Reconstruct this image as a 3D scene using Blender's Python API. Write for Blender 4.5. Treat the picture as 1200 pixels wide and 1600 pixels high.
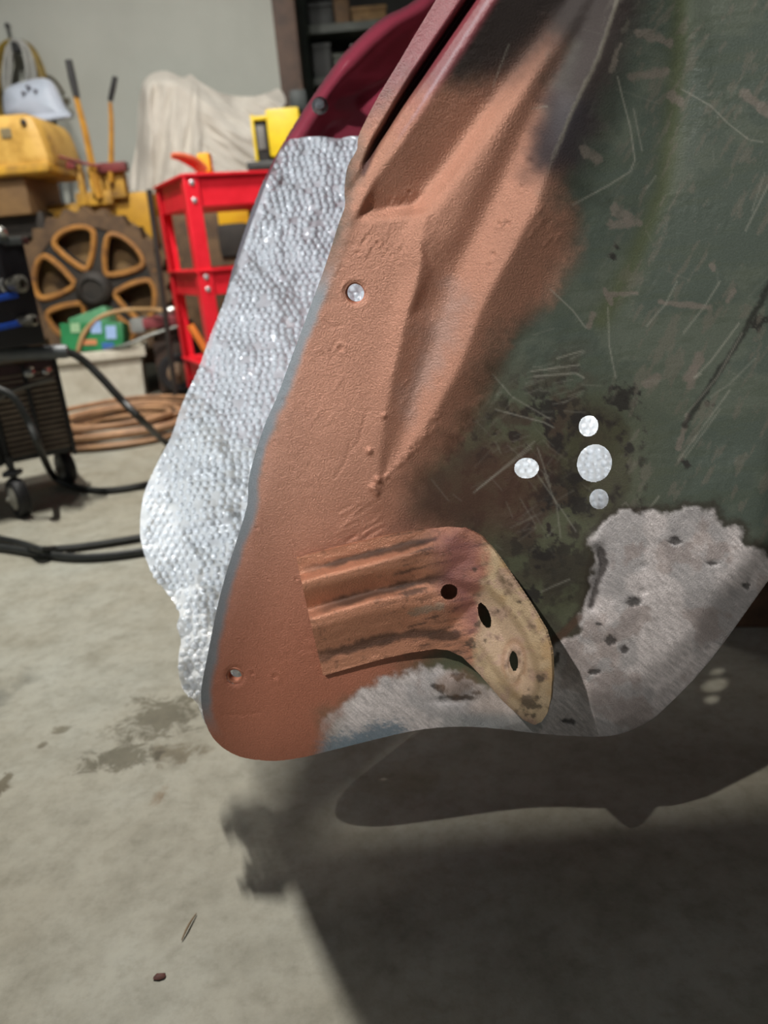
import bpy, bmesh, math, random
import numpy as np
from mathutils import Vector, Matrix
from mathutils.geometry import delaunay_2d_cdt

for o in list(bpy.data.objects):
    bpy.data.objects.remove(o, do_unlink=True)
random.seed(7)
SC = bpy.context.scene
COL = SC.collection

# ------------------------------------------------------------------ camera
PITCH, ROLL, CAM_H, FPX = math.radians(19.4), math.radians(5.0), 0.55, 1200.0
CP = np.array([0.0, 0.0, CAM_H])
FW = np.array([0.0, math.cos(PITCH), -math.sin(PITCH)])
_r0 = np.array([1.0, 0, 0]); _u0 = np.array([0, math.sin(PITCH), math.cos(PITCH)])
RT = _r0 * math.cos(ROLL) - _u0 * math.sin(ROLL)
UP = _u0 * math.cos(ROLL) + _r0 * math.sin(ROLL)
cam = bpy.data.cameras.new('camera'); camo = bpy.data.objects.new('camera', cam); COL.objects.link(camo)
M = Matrix.Identity(4)
for i in range(3):
    M[i][0] = RT[i]; M[i][1] = UP[i]; M[i][2] = -FW[i]; M[i][3] = CP[i]
camo.matrix_world = M
cam.sensor_fit = 'VERTICAL'; cam.sensor_height = 36.0; cam.sensor_width = 27.0
cam.lens = 36.0 * FPX / 1600.0
cam.clip_start = 0.02
cam.dof.use_dof = True; cam.dof.focus_distance = 0.50; cam.dof.aperture_fstop = 6.8
SC.camera = camo

# ------------------------------------------------------------------ world, lamps, exposure
w = bpy.data.worlds.new('garage_ambient'); SC.world = w; w.use_nodes = True
bg = w.node_tree.nodes['Background']; bg.inputs[0].default_value = (0.92, 0.97, 1.0, 1); bg.inputs[1].default_value = 0.08
SC.view_settings.view_transform = 'Standard'; SC.view_settings.look = 'None'
SC.view_settings.gamma = 1.0; SC.view_settings.use_curve_mapping = False
SC.view_settings.exposure = 0.0

def area(name, loc, target, size, size_y, power, color):
    l = bpy.data.lights.new(name, 'AREA'); l.shape = 'RECTANGLE'; l.size = size; l.size_y = size_y
    l.energy = power; l.color = color
    o = bpy.data.objects.new(name, l); COL.objects.link(o); o.location = loc
    o.rotation_euler = (Vector(target) - Vector(loc)).to_track_quat('-Z', 'Y').to_euler()
    return o
# ceiling tubes of the garage
t1 = area('ceiling_tube_light', (-0.75, 1.65, 2.6), (-0.75, 1.65, 0), 0.03, 0.3, 90, (1.0, 0.97, 0.91))
t1.rotation_euler = (0, 0, math.radians(22))
area('ceiling_tube_light', (-0.8, 2.9, 2.8), (-0.8, 3.1, 0), 0.10, 0.9, 13, (1.0, 0.97, 0.92))
# daylight from the open garage door far to the left behind the photographer
area('door_daylight', (-3.0, -1.4, 1.0), (0, 0.9, 0.5), 1.6, 1.8, 9, (0.86, 0.94, 1.0))
# added spots to brighten background, panel, wrapped arch and the wrap behind holes
def lamp(loc, target, power, ang, blend, soft, color):
    sp = bpy.data.lights.new('added_spot', 'SPOT'); sp.energy = power; sp.color = color
    sp.spot_size = math.radians(ang); sp.spot_blend = blend; sp.shadow_soft_size = soft
    o = bpy.data.objects.new('added_spot', sp); COL.objects.link(o); o.location = loc
    o.rotation_euler = (Vector(target) - Vector(loc)).to_track_quat('-Z', 'Y').to_euler()
lamp((-0.55, 0.5, 2.4), (-0.8, 3.5, 0.75), 150, 58, 0.6, 0.08, (1.0, 0.97, 0.92))
LAMP = Vector((-0.60, -0.50, 1.60))
lamp(LAMP, (0.11, 0.50, 0.50), 104, 42, 0.7, 0.012, (1.0, 0.96, 0.9))
lamp((-1.40, -0.60, 1.02), (-0.20, 0.86, 0.53), 172, 27, 0.7, 0.05, (0.9, 0.96, 1.0))
lamp((0.37, 0.56, 0.48), (0.19, 0.735, 0.39), 3.4, 56, 0.5, 0.02, (0.95, 0.98, 1.0))

# ------------------------------------------------------------------ helpers: pixels, meshes, materials
def pdir(x, y):
    return FW + RT * ((x - 600) / FPX) + UP * ((800 - y) / FPX)
def at(x, y, Y):
    v = pdir(x, y); return Vector(CP + v * (Y / v[1]))
def fl(x, y, z=0.0):
    v = pdir(x, y); return Vector(CP + v * ((z - CAM_H) / v[2]))
def mpp(p):
    return float(np.dot(np.array(p) - CP, FW)) / FPX

def lin(c):
    c = np.asarray(c, float) / 255.0
    return np.where(c <= 0.04045, c / 12.92, ((c + 0.055) / 1.055) ** 2.4)
def L4(c):
    a = lin(c); return (float(a[0]), float(a[1]), float(a[2]), 1.0)

MATS = {}
def mat(name, c1, c2=None, rough=0.5, metal=0.0, scale=12.0, bump=0.0, bscale=60.0, c3=None, detail=6, pos=(0.38, 0.62), spec=0.5, coat=0.0):
    m = bpy.data.materials.new(name); m.use_nodes = True; nt = m.node_tree; N = nt.nodes; K = nt.links
    b = N['Principled BSDF']; b.inputs['Roughness'].default_value = rough; b.inputs['Metallic'].default_value = metal
    b.inputs['Specular IOR Level'].default_value = spec; b.inputs['Coat Weight'].default_value = coat
    tc = N.new('ShaderNodeTexCoord')
    if c2 is None:
        c2 = tuple(max(0, v * 0.86) for v in c1)
    nz = N.new('ShaderNodeTexNoise'); nz.inputs['Scale'].default_value = scale; nz.inputs['Detail'].default_value = detail
    nz.inputs['Roughness'].default_value = 0.62
    K.new(tc.outputs['Object'], nz.inputs['Vector'])
    cr = N.new('ShaderNodeValToRGB'); e = cr.color_ramp.elements
    e[0].position = pos[0]; e[0].color = L4(c1); e[1].position = pos[1]; e[1].color = L4(c2)
    if c3:
        n = cr.color_ramp.elements.new(min(0.99, pos[1] + 0.08)); n.color = L4(c3)
    K.new(nz.outputs['Fac'], cr.inputs['Fac']); K.new(cr.outputs['Color'], b.inputs['Base Color'])
    if bump:
        n2 = N.new('ShaderNodeTexNoise'); n2.inputs['Scale'].default_value = bscale; n2.inputs['Detail'].default_value = 4
        K.new(tc.outputs['Object'], n2.inputs['Vector'])
        bp = N.new('ShaderNodeBump'); bp.inputs['Strength'].default_value = bump; bp.inputs['Distance'].default_value = 0.004
        K.new(n2.outputs['Fac'], bp.inputs['Height']); K.new(bp.outputs['Normal'], b.inputs['Normal'])
    MATS[name] = m
    return m

def catmull(pts, n=6, closed=False):
    P = [Vector(p) for p in pts]; out = []
    k = len(P); rng = range(k) if closed else range(k - 1)
    for i in rng:
        if closed:
            a, b, c, d = P[(i - 1) % k], P[i], P[(i + 1) % k], P[(i + 2) % k]
        else:
            a, b, c, d = P[max(i - 1, 0)], P[i], P[i + 1], P[min(i + 2, k - 1)]
        for j in range(n):
            t = j / n; t2 = t * t; t3 = t2 * t
            out.append(0.5 * ((2 * b) + (c - a) * t + (2 * a - 5 * b + 4 * c - d) * t2 + (3 * b - a - 3 * c + d) * t3))
    if not closed:
        out.append(P[-1])
    return out

def box(bm, c, s, rz=0.0, rot=None, bev=0.0, seg=2):
    g = bmesh.ops.create_cube(bm, size=1.0)
    vs = g['verts']
    R = rot if rot is not None else Matrix.Rotation(rz, 3, 'Z')
    for v in vs:
        v.co = Vector((v.co.x * s[0], v.co.y * s[1], v.co.z * s[2]))
    if bev:
        es = list({e for v in vs for e in v.link_edges})
        r = bmesh.ops.bevel(bm, geom=es, offset=bev, segments=seg, profile=0.7, affect='EDGES')
        vs = list({v for f in r['faces'] for v in f.verts} | {v for v in vs if v.is_valid})
    for v in vs:
        v.co = R @ v.co + Vector(c)

def tube(bm, pts, r, seg=8, caps=True, closed=False, flat=1.0):
    P = [Vector(p) for p in pts]; n = len(P)
    rs = r if isinstance(r, (list, tuple)) else [r] * n
    T = []
    for i in range(n):
        a = P[i - 1] if (i > 0 or closed) else P[i]
        b = P[(i + 1) % n] if (i < n - 1 or closed) else P[i]
        t = (b - a); T.append(t.normalized() if t.length > 1e-9 else Vector((0, 0, 1)))
    u = T[0].orthogonal().normalized(); rings = []
    for i in range(n):
        u = (u - T[i] * u.dot(T[i]))
        u = u.normalized() if u.length > 1e-6 else T[i].orthogonal().normalized()
        v = T[i].cross(u)
        rings.append([bm.verts.new(P[i] + (u * math.cos(2 * math.pi * k / seg) + v * math.sin(2 * math.pi * k / seg) * flat) * rs[i]) for k in range(seg)])
    m = n if closed else n - 1
    for i in range(m):
        A, B = rings[i], rings[(i + 1) % n]
        for k in range(seg):
            bm.faces.new((A[k], A[(k + 1) % seg], B[(k + 1) % seg], B[k]))
    if caps and not closed:
        bm.faces.new(rings[0][::-1]); bm.faces.new(rings[-1])

def lathe(bm, prof, origin, axis=(0, 0, 1), seg=24):
    ax = Vector(axis).normalized(); u = ax.orthogonal().normalized(); v = ax.cross(u); O = Vector(origin); rings = []
    for (r, z) in prof:
        rings.append([bm.verts.new(O + ax * z + (u * math.cos(2 * math.pi * k / seg) + v * math.sin(2 * math.pi * k / seg)) * max(r, 1e-5)) for k in range(seg)])
    for i in range(len(rings) - 1):
        for k in range(seg):
            bm.faces.new((rings[i][k], rings[i][(k + 1) % seg], rings[i + 1][(k + 1) % seg], rings[i + 1][k]))
    bm.faces.new(rings[0][::-1]); bm.faces.new(rings[-1])

def prism(bm, poly, origin, ux, uy, th):
    O = Vector(origin); ux = Vector(ux); uy = Vector(uy); n = ux.cross(uy).normalized()
    a = [bm.verts.new(O + ux * p[0] + uy * p[1] + n * (th / 2)) for p in poly]
    b = [bm.verts.new(O + ux * p[0] + uy * p[1] - n * (th / 2)) for p in poly]
    bm.faces.new(a); bm.faces.new(b[::-1]); k = len(poly)
    for i in range(k):
        bm.faces.new((a[(i + 1) % k], a[i], b[i], b[(i + 1) % k]))

def obj(name, bm, m, parent=None, smooth=True, angle=40):
    me = bpy.data.meshes.new(name)
    bmesh.ops.recalc_face_normals(bm, faces=bm.faces)
    if smooth:
        ca = math.radians(angle)
        for f in bm.faces: f.smooth = True
        for e in bm.edges:
            if len(e.link_faces) == 2 and e.calc_face_angle(0) > ca: e.smooth = False
    bm.to_mesh(me); bm.free()
    if m: me.materials.append(m)
    o = bpy.data.objects.new(name, me); COL.objects.link(o)
    if parent:
        o.parent = parent
        o.matrix_parent_inverse = Matrix.Translation(-parent.location)
    return o

def mk(fn, *a, **k):
    bm = bmesh.new(); fn(bm, *a, **k); return bm

def thing(name, label, cat, loc, group=None):
    o = bpy.data.objects.new(name, None); COL.objects.link(o); o.location = loc; o.empty_display_size = 0.05
    o['label'] = label; o['category'] = cat
    if group: o['group'] = group
    return o
def tag(o, label, cat, group=None):
    o['label'] = label; o['category'] = cat
    if group: o['group'] = group
    return o
def struct(o):
    o['kind'] = 'structure'; return o

# ------------------------------------------------------------------ helpers: relief sheets (pressed metal, cloth, film)
_RS = np.random.RandomState(11)
_TAB = _RS.rand(256, 256)
def vnoise(x, y):
    xi = np.floor(x).astype(int); yi = np.floor(y).astype(int); fx = x - xi; fy = y - yi
    fx = fx * fx * (3 - 2 * fx); fy = fy * fy * (3 - 2 * fy)
    a = _TAB[yi & 255, xi & 255]; b = _TAB[yi & 255, (xi + 1) & 255]
    c = _TAB[(yi + 1) & 255, xi & 255]; d = _TAB[(yi + 1) & 255, (xi + 1) & 255]
    return (a * (1 - fx) + b * fx) * (1 - fy) + (c * (1 - fx) + d * fx) * fy
def fbm(x, y, s, oct=4, seed=0, ax=1.0, ay=1.0, rot=0.0):
    c, sn = math.cos(rot), math.sin(rot)
    u = (x * c + y * sn) * ax / s + seed * 17.3; v = (-x * sn + y * c) * ay / s + seed * 9.1
    t = np.zeros_like(x, dtype=float); am = 0.5; tot = 0
    for i in range(oct):
        t += am * vnoise(u, v); tot += am; am *= 0.55; u = u * 2.03 + 5.1; v = v * 2.03 + 1.7
    return t / tot
def sstep(a, b, x):
    t = np.clip((x - a) / (b - a), 0, 1); return t * t * (3 - 2 * t)

def poly_sdf(X, Y, poly):
    P = np.array([(p[0], p[1]) for p in poly], float); n = len(P)
    d2 = np.full(X.shape, 1e18); inside = np.zeros(X.shape, bool)
    for i in range(n):
        a = P[i]; b = P[(i + 1) % n]; e = b - a; L2 = e @ e
        if L2 < 1e-12: continue
        wx = X - a[0]; wy = Y - a[1]
        t = np.clip((wx * e[0] + wy * e[1]) / L2, 0, 1)
        dx = wx - t * e[0]; dy = wy - t * e[1]
        d2 = np.minimum(d2, dx * dx + dy * dy)
        if a[1] != b[1]:
            c = ((a[1] > Y) != (b[1] > Y)) & (X < (b[0] - a[0]) * (Y - a[1]) / (b[1] - a[1]) + a[0])
            inside ^= c
    d = np.sqrt(d2)
    return np.where(inside, -d, d)
def line_dist(X, Y, pts):
    d2 = np.full(X.shape, 1e18)
    for a, b in zip(pts[:-1], pts[1:]):
        ex, ey = b[0] - a[0], b[1] - a[1]; L2 = ex * ex + ey * ey + 1e-9
        t = np.clip(((X - a[0]) * ex + (Y - a[1]) * ey) / L2, 0, 1)
        d2 = np.minimum(d2, (X - a[0] - t * ex) ** 2 + (Y - a[1] - t * ey) ** 2)
    return np.sqrt(d2)
def ell_sdf(X, Y, cx, cy, rx, ry, rot=0.0):
    c, s = math.cos(rot), math.sin(rot)
    u = ((X - cx) * c + (Y - cy) * s) / rx; v = (-(X - cx) * s + (Y - cy) * c) / ry
    return (np.sqrt(u * u + v * v) - 1) * min(rx, ry)
def smooth_poly(pts, n=5):
    return [(v.x, v.y) for v in catmull([(p[0], p[1], 0) for p in pts], n, True)]

def blur(A, s):
    if s <= 0: return A
    r = max(1, int(3 * s)); k = np.exp(-0.5 * (np.arange(-r, r + 1) / s) ** 2); k /= k.sum()
    for ax in (0, 1):
        pad = [(0, 0), (0, 0)]; pad[ax] = (r, r); B = np.pad(A, pad, mode='edge'); out = np.zeros_like(A)
        for i, kv in enumerate(k):
            sl = [slice(None), slice(None)]; sl[ax] = slice(i, i + A.shape[ax]); out += kv * B[tuple(sl)]
        A = out
    return A

def interp(X, Y, lines):
    """piecewise linear height from feature lines (constrained Delaunay)"""
    vs, es, hs = [], [], []
    for ln in lines:
        k0 = len(vs)
        for p in ln:
            vs.append(Vector((p[0], p[1]))); hs.append(p[2])
        for i in range(len(ln) - 1): es.append((k0 + i, k0 + i + 1))
    x0, x1, y0, y1 = X.min() - 60, X.max() + 60, Y.min() - 60, Y.max() + 60
    base = list(zip([v.x for v in vs], [v.y for v in vs], hs))
    for q in [(x0, y0), (x1, y0), (x1, y1), (x0, y1), ((x0 + x1) / 2, y0), ((x0 + x1) / 2, y1), (x0, (y0 + y1) / 2), (x1, (y0 + y1) / 2)]:
        hn = min(base, key=lambda b: (b[0] - q[0]) ** 2 + (b[1] - q[1]) ** 2)[2]
        vs.append(Vector(q)); hs.append(hn)
    ov, oe, of, ovi, oei, ofi = delaunay_2d_cdt(vs, es, [], 0, 1e-4)
    oh = []
    for i, v in enumerate(ov):
        if ovi[i]: oh.append(sum(hs[j] for j in ovi[i]) / len(ovi[i]))
        else:
            ds = sorted((((v - u).length + 1e-6), hs[j]) for j, u in enumerate(vs))[:3]
            oh.append(sum(h / d for d, h in ds) / sum(1 / d for d, h in ds))
    H = np.zeros(X.shape); xs = X[0]; ys = Y[:, 0]
    for f in of:
        for k in range(1, len(f) - 1):
            (ax, ay), (bx, by), (cx, cy) = ov[f[0]], ov[f[k]], ov[f[k + 1]]
            i0, i1 = np.searchsorted(xs, min(ax, bx, cx)), np.searchsorted(xs, max(ax, bx, cx), 'right')
            j0, j1 = np.searchsorted(ys, min(ay, by, cy)), np.searchsorted(ys, max(ay, by, cy), 'right')
            if i0 >= i1 or j0 >= j1: continue
            sx = X[j0:j1, i0:i1]; sy = Y[j0:j1, i0:i1]
            den = (by - cy) * (ax - cx) + (cx - bx) * (ay - cy)
            if abs(den) < 1e-9: continue
            l1 = ((by - cy) * (sx - cx) + (cx - bx) * (sy - cy)) / den
            l2 = ((cy - ay) * (sx - cx) + (ax - cx) * (sy - cy)) / den
            l3 = 1 - l1 - l2; m = (l1 >= -1e-6) & (l2 >= -1e-6) & (l3 >= -1e-6)
            hh = l1 * oh[f[0]] + l2 * oh[f[k]] + l3 * oh[f[k + 1]]
            H[j0:j1, i0:i1][m] = hh[m]
    return H

def relief(name, outline, lines, O, N, step, material, parent=None, sigma=4.0, sharp=None, holes=(), micro=None, paint=None, thick=0.0012, hook=None):
    """a sheet traced on a base plane (O, N) and pressed out by heights in mm; real size, real thickness"""
    xs = np.arange(min(p[0] for p in outline) - step, max(p[0] for p in outline) + 2 * step, step)
    ys = np.arange(min(p[1] for p in outline) - step, max(p[1] for p in outline) + 2 * step, step)
    X, Y = np.meshgrid(xs, ys)
    S = poly_sdf(X, Y, outline); SO = S.copy()
    for hf in holes: S = np.maximum(S, -hf(X, Y))
    H0 = interp(X, Y, lines); H = blur(H0, sigma / step)
    if sharp is not None:
        k_ = sharp[1](X, Y); H = H * (1 - k_) + blur(H0, sharp[0] / step) * k_
    if micro is not None: H = H + micro(X, Y, SO)
    S = np.where((S < 0) & (S > -0.3 * step), 0.01, S)
    ins = S < 0
    cell = ins[:-1, :-1] | ins[1:, :-1] | ins[:-1, 1:] | ins[1:, 1:]
    used = np.zeros(S.shape, bool)
    for a in (slice(None, -1), slice(1, None)):
        for b in (slice(None, -1), slice(1, None)): used[a, b] |= cell
    gy, gx = np.gradient(S, step); gl = np.sqrt(gx * gx + gy * gy) + 1e-6
    out = used & (S > 0); mv = np.where(out, np.clip(S, 0, 1.6 * step), 0)
    Xm = X - mv * gx / gl; Ym = Y - mv * gy / gl
    D = FW[None, None] + RT[None, None] * ((Xm - 600) / FPX)[..., None] + UP[None, None] * ((800 - Ym) / FPX)[..., None]
    N = np.array(N, float); N /= np.linalg.norm(N); O = np.array(O, float)
    T = (N @ (O - CP) + H / 1000.0) / (D @ N)
    P = CP + D * T[..., None]
    idx = -np.ones(S.shape, int); idx[used] = np.arange(used.sum())
    V = P[used]; nv = len(V)
    cy, cx = np.nonzero(cell)
    Fq = np.stack([idx[cy, cx], idx[cy + 1, cx], idx[cy + 1, cx + 1], idx[cy, cx + 1]], 1)
    src = np.arange(nv)
    if thick:
        Pg = CP + (FW[None, None] + RT[None, None] * ((X - 600) / FPX)[..., None] + UP[None, None] * ((800 - Y) / FPX)[..., None]) * T[..., None]
        Nm = np.cross(np.gradient(Pg, axis=1), np.gradient(Pg, axis=0)); Nm /= np.linalg.norm(Nm, axis=2, keepdims=True) + 1e-12
        Nm = np.where(((Nm @ N) < 0)[..., None], -Nm, Nm)[used]
        Vb = V - Nm * thick
        E = np.concatenate([Fq[:, [0, 1]], Fq[:, [1, 2]], Fq[:, [2, 3]], Fq[:, [3, 0]]])
        key = np.sort(E, 1); kk = key[:, 0].astype(np.int64) * (nv + 1) + key[:, 1]
        u_, inv, cnt = np.unique(kk, return_inverse=True, return_counts=True)
        B = E[cnt[inv] == 1]; bv = np.unique(B); m1 = -np.ones(nv, int); m1[bv] = np.arange(len(bv)); nb = len(bv)
        rim_f = np.stack([2 * nv + m1[B[:, 1]], 2 * nv + m1[B[:, 0]], 2 * nv + nb + m1[B[:, 0]], 2 * nv + nb + m1[B[:, 1]]], 1)
        Fq = np.concatenate([Fq, Fq[:, ::-1] + nv, rim_f])
        V = np.concatenate([V, Vb, V[bv], Vb[bv]]); src = np.concatenate([src, src, bv, bv])
    me = bpy.data.meshes.new(name)
    me.vertices.add(len(V)); me.vertices.foreach_set('co', V.ravel())
    me.loops.add(Fq.size); me.loops.foreach_set('vertex_index', Fq.ravel().astype(np.int32))
    me.polygons.add(len(Fq)); me.polygons.foreach_set('loop_start', (np.arange(len(Fq)) * 4).astype(np.int32))
    me.polygons.foreach_set('use_smooth', np.ones(len(Fq), bool))
    me.update(calc_edges=True)
    if paint is not None:
        c, srf = paint(X, Y, SO, H)
        ca = me.color_attributes.new('Col', 'FLOAT_COLOR', 'POINT')
        rgba = np.ones((len(V), 4), np.float32); rgba[:, :3] = c[used][src]; ca.data.foreach_set('color', rgba.ravel())
        cb = me.color_attributes.new('Surf', 'FLOAT_COLOR', 'POINT')
        r2 = np.ones((len(V), 4), np.float32); r2[:, :3] = srf[used][src]; cb.data.foreach_set('color', r2.ravel())
    me.materials.append(material); me.validate()
    o = bpy.data.objects.new(name, me); COL.objects.link(o)
    if parent:
        o.parent = parent; o.matrix_parent_inverse = Matrix.Translation(-parent.location)
    if hook is not None: hook(X, Y, S, P)
    return o

def painted_mat(name, grain=0.10, gscale=900.0, bump=0.12, bscale=700.0):
    """sheet metal whose paint colours and gloss are stored with the sheet"""
    m = bpy.data.materials.new(name); m.use_nodes = True; nt = m.node_tree; N = nt.nodes; K = nt.links
    b = N['Principled BSDF']
    a = N.new('ShaderNodeAttribute'); a.attribute_name = 'Col'
    s = N.new('ShaderNodeAttribute'); s.attribute_name = 'Surf'
    sep = N.new('ShaderNodeSeparateColor'); K.new(s.outputs['Color'], sep.inputs[0])
    tc = N.new('ShaderNodeTexCoord')
    nz = N.new('ShaderNodeTexNoise'); nz.inputs['Scale'].default_value = gscale; nz.inputs['Detail'].default_value = 3
    K.new(tc.outputs['Object'], nz.inputs['Vector'])
    mr = N.new('ShaderNodeMapRange'); mr.inputs['From Min'].default_value = 0.25; mr.inputs['From Max'].default_value = 0.75
    mr.inputs['To Min'].default_value = 1 - grain; mr.inputs['To Max'].default_value = 1 + grain
    K.new(nz.outputs['Fac'], mr.inputs['Value'])
    mx = N.new('ShaderNodeVectorMath'); mx.operation = 'SCALE'
    K.new(a.outputs['Color'], mx.inputs[0]); K.new(mr.outputs['Result'], mx.inputs['Scale'])
    K.new(mx.outputs['Vector'], b.inputs['Base Color'])
    K.new(sep.outputs[0], b.inputs['Roughness']); K.new(sep.outputs[1], b.inputs['Metallic'])
    n2 = N.new('ShaderNodeTexNoise'); n2.inputs['Scale'].default_value = bscale; n2.inputs['Detail'].default_value = 5
    n2.inputs['Roughness'].default_value = 0.6
    K.new(tc.outputs['Object'], n2.inputs['Vector'])
    bs = N.new('ShaderNodeMath'); bs.operation = 'MULTIPLY'; bs.inputs[1].default_value = bump
    K.new(sep.outputs[2], bs.inputs[0])
    bp = N.new('ShaderNodeBump'); bp.inputs['Distance'].default_value = 0.001
    K.new(bs.outputs[0], bp.inputs['Strength'])
    K.new(n2.outputs['Fac'], bp.inputs['Height']); K.new(bp.outputs['Normal'], b.inputs['Normal'])
    MATS[name] = m
    return m

# ================================================================== the setting
def concrete():
    m = bpy.data.materials.new('concrete'); m.use_nodes = True; nt = m.node_tree; N = nt.nodes; K = nt.links
    b = N['Principled BSDF']; b.inputs['Roughness'].default_value = 0.62; b.inputs['Specular IOR Level'].default_value = 0.4
    tc = N.new('ShaderNodeTexCoord')
    def noise(s, d=6, r=0.6, dist=0.0):
        n = N.new('ShaderNodeTexNoise'); n.inputs['Scale'].default_value = s; n.inputs['Detail'].default_value = d
        n.inputs['Roughness'].default_value = r; n.inputs['Distortion'].default_value = dist
        K.new(tc.outputs['Object'], n.inputs['Vector']); return n
    def ramp(src, els):
        cr = N.new('ShaderNodeValToRGB'); e = cr.color_ramp.elements
        e[0].position, e[0].color = els[0][0], els[0][1]; e[1].position, e[1].color = els[-1][0], els[-1][1]
        for p, c in els[1:-1]:
            q = e.new(p); q.color = c
        K.new(src, cr.inputs['Fac']); return cr
    def mix(kind, fac, A, B):
        x = N.new('ShaderNodeMix'); x.data_type = 'RGBA'; x.blend_type = kind
        if isinstance(fac, float): x.inputs[0].default_value = fac
        else: K.new(fac, x.inputs[0])
        for i, s in ((6, A), (7, B)):
            if isinstance(s, tuple): x.inputs[i].default_value = s
            else: K.new(s, x.inputs[i])
        return x.outputs[2]
    base = ramp(noise(2.6, 8, 0.62).outputs['Fac'], [(0.32, L4((138, 133, 117))), (0.5, L4((148, 145, 131))), (0.68, L4((154, 154, 143)))])
    mott = ramp(noise(17, 8, 0.68).outputs['Fac'], [(0.3, (0.68, 0.67, 0.63, 1)), (0.55, (1, 1, 1, 1)), (0.75, (1.08, 1.08, 1.08, 1))])
    c = mix('MULTIPLY', 0.85, base.outputs[0], mott.outputs[0])
    speck = ramp(noise(140, 3, 0.5).outputs['Fac'], [(0.36, (0.72, 0.7, 0.66, 1)), (0.46, (1, 1, 1, 1))])
    m2 = ramp(noise(55, 6, 0.65).outputs['Fac'], [(0.34, (0.82, 0.81, 0.78, 1)), (0.5, (1, 1, 1, 1)), (0.7, (1.07, 1.07, 1.06, 1))])
    c = mix('MULTIPLY', 0.8, c, m2.outputs[0])
    c = mix('MULTIPLY', 0.15, c, speck.outputs[0])
    # damp oil stains with some floor shade painted in, each with a ragged border
    def stain_shade(c, x, y, rx, ry, soft, colr, sc, seed):
        mp = N.new('ShaderNodeMapping'); mp.inputs['Location'].default_value = (-x / rx, -y / ry, 0)
        mp.inputs['Scale'].default_value = (1 / rx, 1 / ry, 0)
        K.new(tc.outputs['Object'], mp.inputs['Vector'])
        ln = N.new('ShaderNodeVectorMath'); ln.operation = 'LENGTH'; K.new(mp.outputs[0], ln.inputs[0])
        nz = noise(sc, 7, 0.7, 0.6)
        nz.inputs['Scale'].default_value = sc
        off = N.new('ShaderNodeVectorMath'); off.operation = 'ADD'; off.inputs[1].default_value = (seed, seed * 0.7, seed)
        K.new(tc.outputs['Object'], off.inputs[0]); K.new(off.outputs[0], nz.inputs['Vector'])
        a = N.new('ShaderNodeMath'); a.operation = 'MULTIPLY_ADD'; a.inputs[1].default_value = 2.6; K.new(nz.outputs['Fac'], a.inputs[0])
        n1 = N.new('ShaderNodeMath'); n1.operation = 'MULTIPLY'; n1.inputs[1].default_value = -1.0; K.new(ln.outputs['Value'], n1.inputs[0])
        K.new(n1.outputs[0], a.inputs[2])
        mr = N.new('ShaderNodeMapRange'); mr.inputs['From Min'].default_value = 0.58; mr.inputs['From Max'].default_value = 0.58 + soft
        K.new(a.outputs[0], mr.inputs['Value'])
        return mix('MULTIPLY', mr.outputs['Result'], c, colr)
    for (px, py, rx, ry, so, cc, sc, sd) in [
        (250, 1120, 0.085, 0.075, 0.35, (0.42, 0.40, 0.34, 1), 34, 1.0), (190, 1185, 0.075, 0.035, 0.3, (0.40, 0.38, 0.32, 1), 40, 2.0),
        (275, 1175, 0.05, 0.03, 0.4, (0.55, 0.50, 0.42, 1), 30, 3.0), (95, 1140, 0.02, 0.018, 0.4, (0.5, 0.47, 0.4, 1), 50, 4.0),
        (65, 1165, 0.012, 0.012, 0.4, (0.45, 0.42, 0.36, 1), 60, 5.0), (4, 1225, 0.018, 0.03, 0.3, (0.40, 0.36, 0.28, 1), 60, 6.0),
        (252, 1245, 0.012, 0.025, 0.5, (0.72, 0.60, 0.50, 1), 40, 7.0), (0, 1090, 0.05, 0.10, 0.9, (0.36, 0.38, 0.38, 1), 14, 8.0),  # last entry: blurred shadow at the left edge, painted in
        (640, 1215, 0.10, 0.06, 0.9, (0.86, 0.82, 0.72, 1), 16, 9.0), (900, 1400, 0.2, 0.12, 0.9, (0.8, 0.8, 0.75, 1), 16, 10.0)]:
        q = fl(px, py); c = stain_shade(c, q.x, q.y, rx, ry, so, cc, sc, sd)
    K.new(c, b.inputs['Base Color'])
    bp = N.new('ShaderNodeBump'); bp.inputs['Strength'].default_value = 0.25; bp.inputs['Distance'].default_value = 0.002
    K.new(noise(90, 5).outputs['Fac'], bp.inputs['Height']); K.new(bp.outputs['Normal'], b.inputs['Normal'])
    return m

struct(obj('floor', mk(box, (-0.6, 2.0, -0.05), (7.4, 8.0, 0.1)), concrete(), smooth=False))
wallm = mat('wall_paint', (182, 184, 175), (176, 178, 169), rough=0.8, scale=3, bump=0.05, bscale=200)
struct(obj('wall_back', mk(box, (-2.32, 4.68, 1.45), (3.95, 0.14, 2.9)), wallm, smooth=False))
darkwall = mat('dark_wall_board', (62, 60, 56), (48, 46, 42), rough=0.8, scale=4)
struct(obj('wall_rear', mk(box, (1.2, 5.65, 1.45), (3.8, 0.1, 2.9)), darkwall, smooth=False))
wood_post = mat('stained_post_wood', (92, 68, 52), (70, 50, 38), rough=0.6, scale=14)
struct(obj('trim_1', mk(box, (-0.285, 4.62, 1.45), (0.115, 0.2, 2.9), bev=0.006), wood_post))

# ================================================================== the car body: painted panel
car = thing('car_body', 'stripped car body corner with copper primer, green paint, ground bare steel and maroon arch', 'car body', (0.15, 0.5, 0.0))
PO = at(600, 700, 0.48); PN = (-0.10, -0.995, 0.0)

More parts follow.
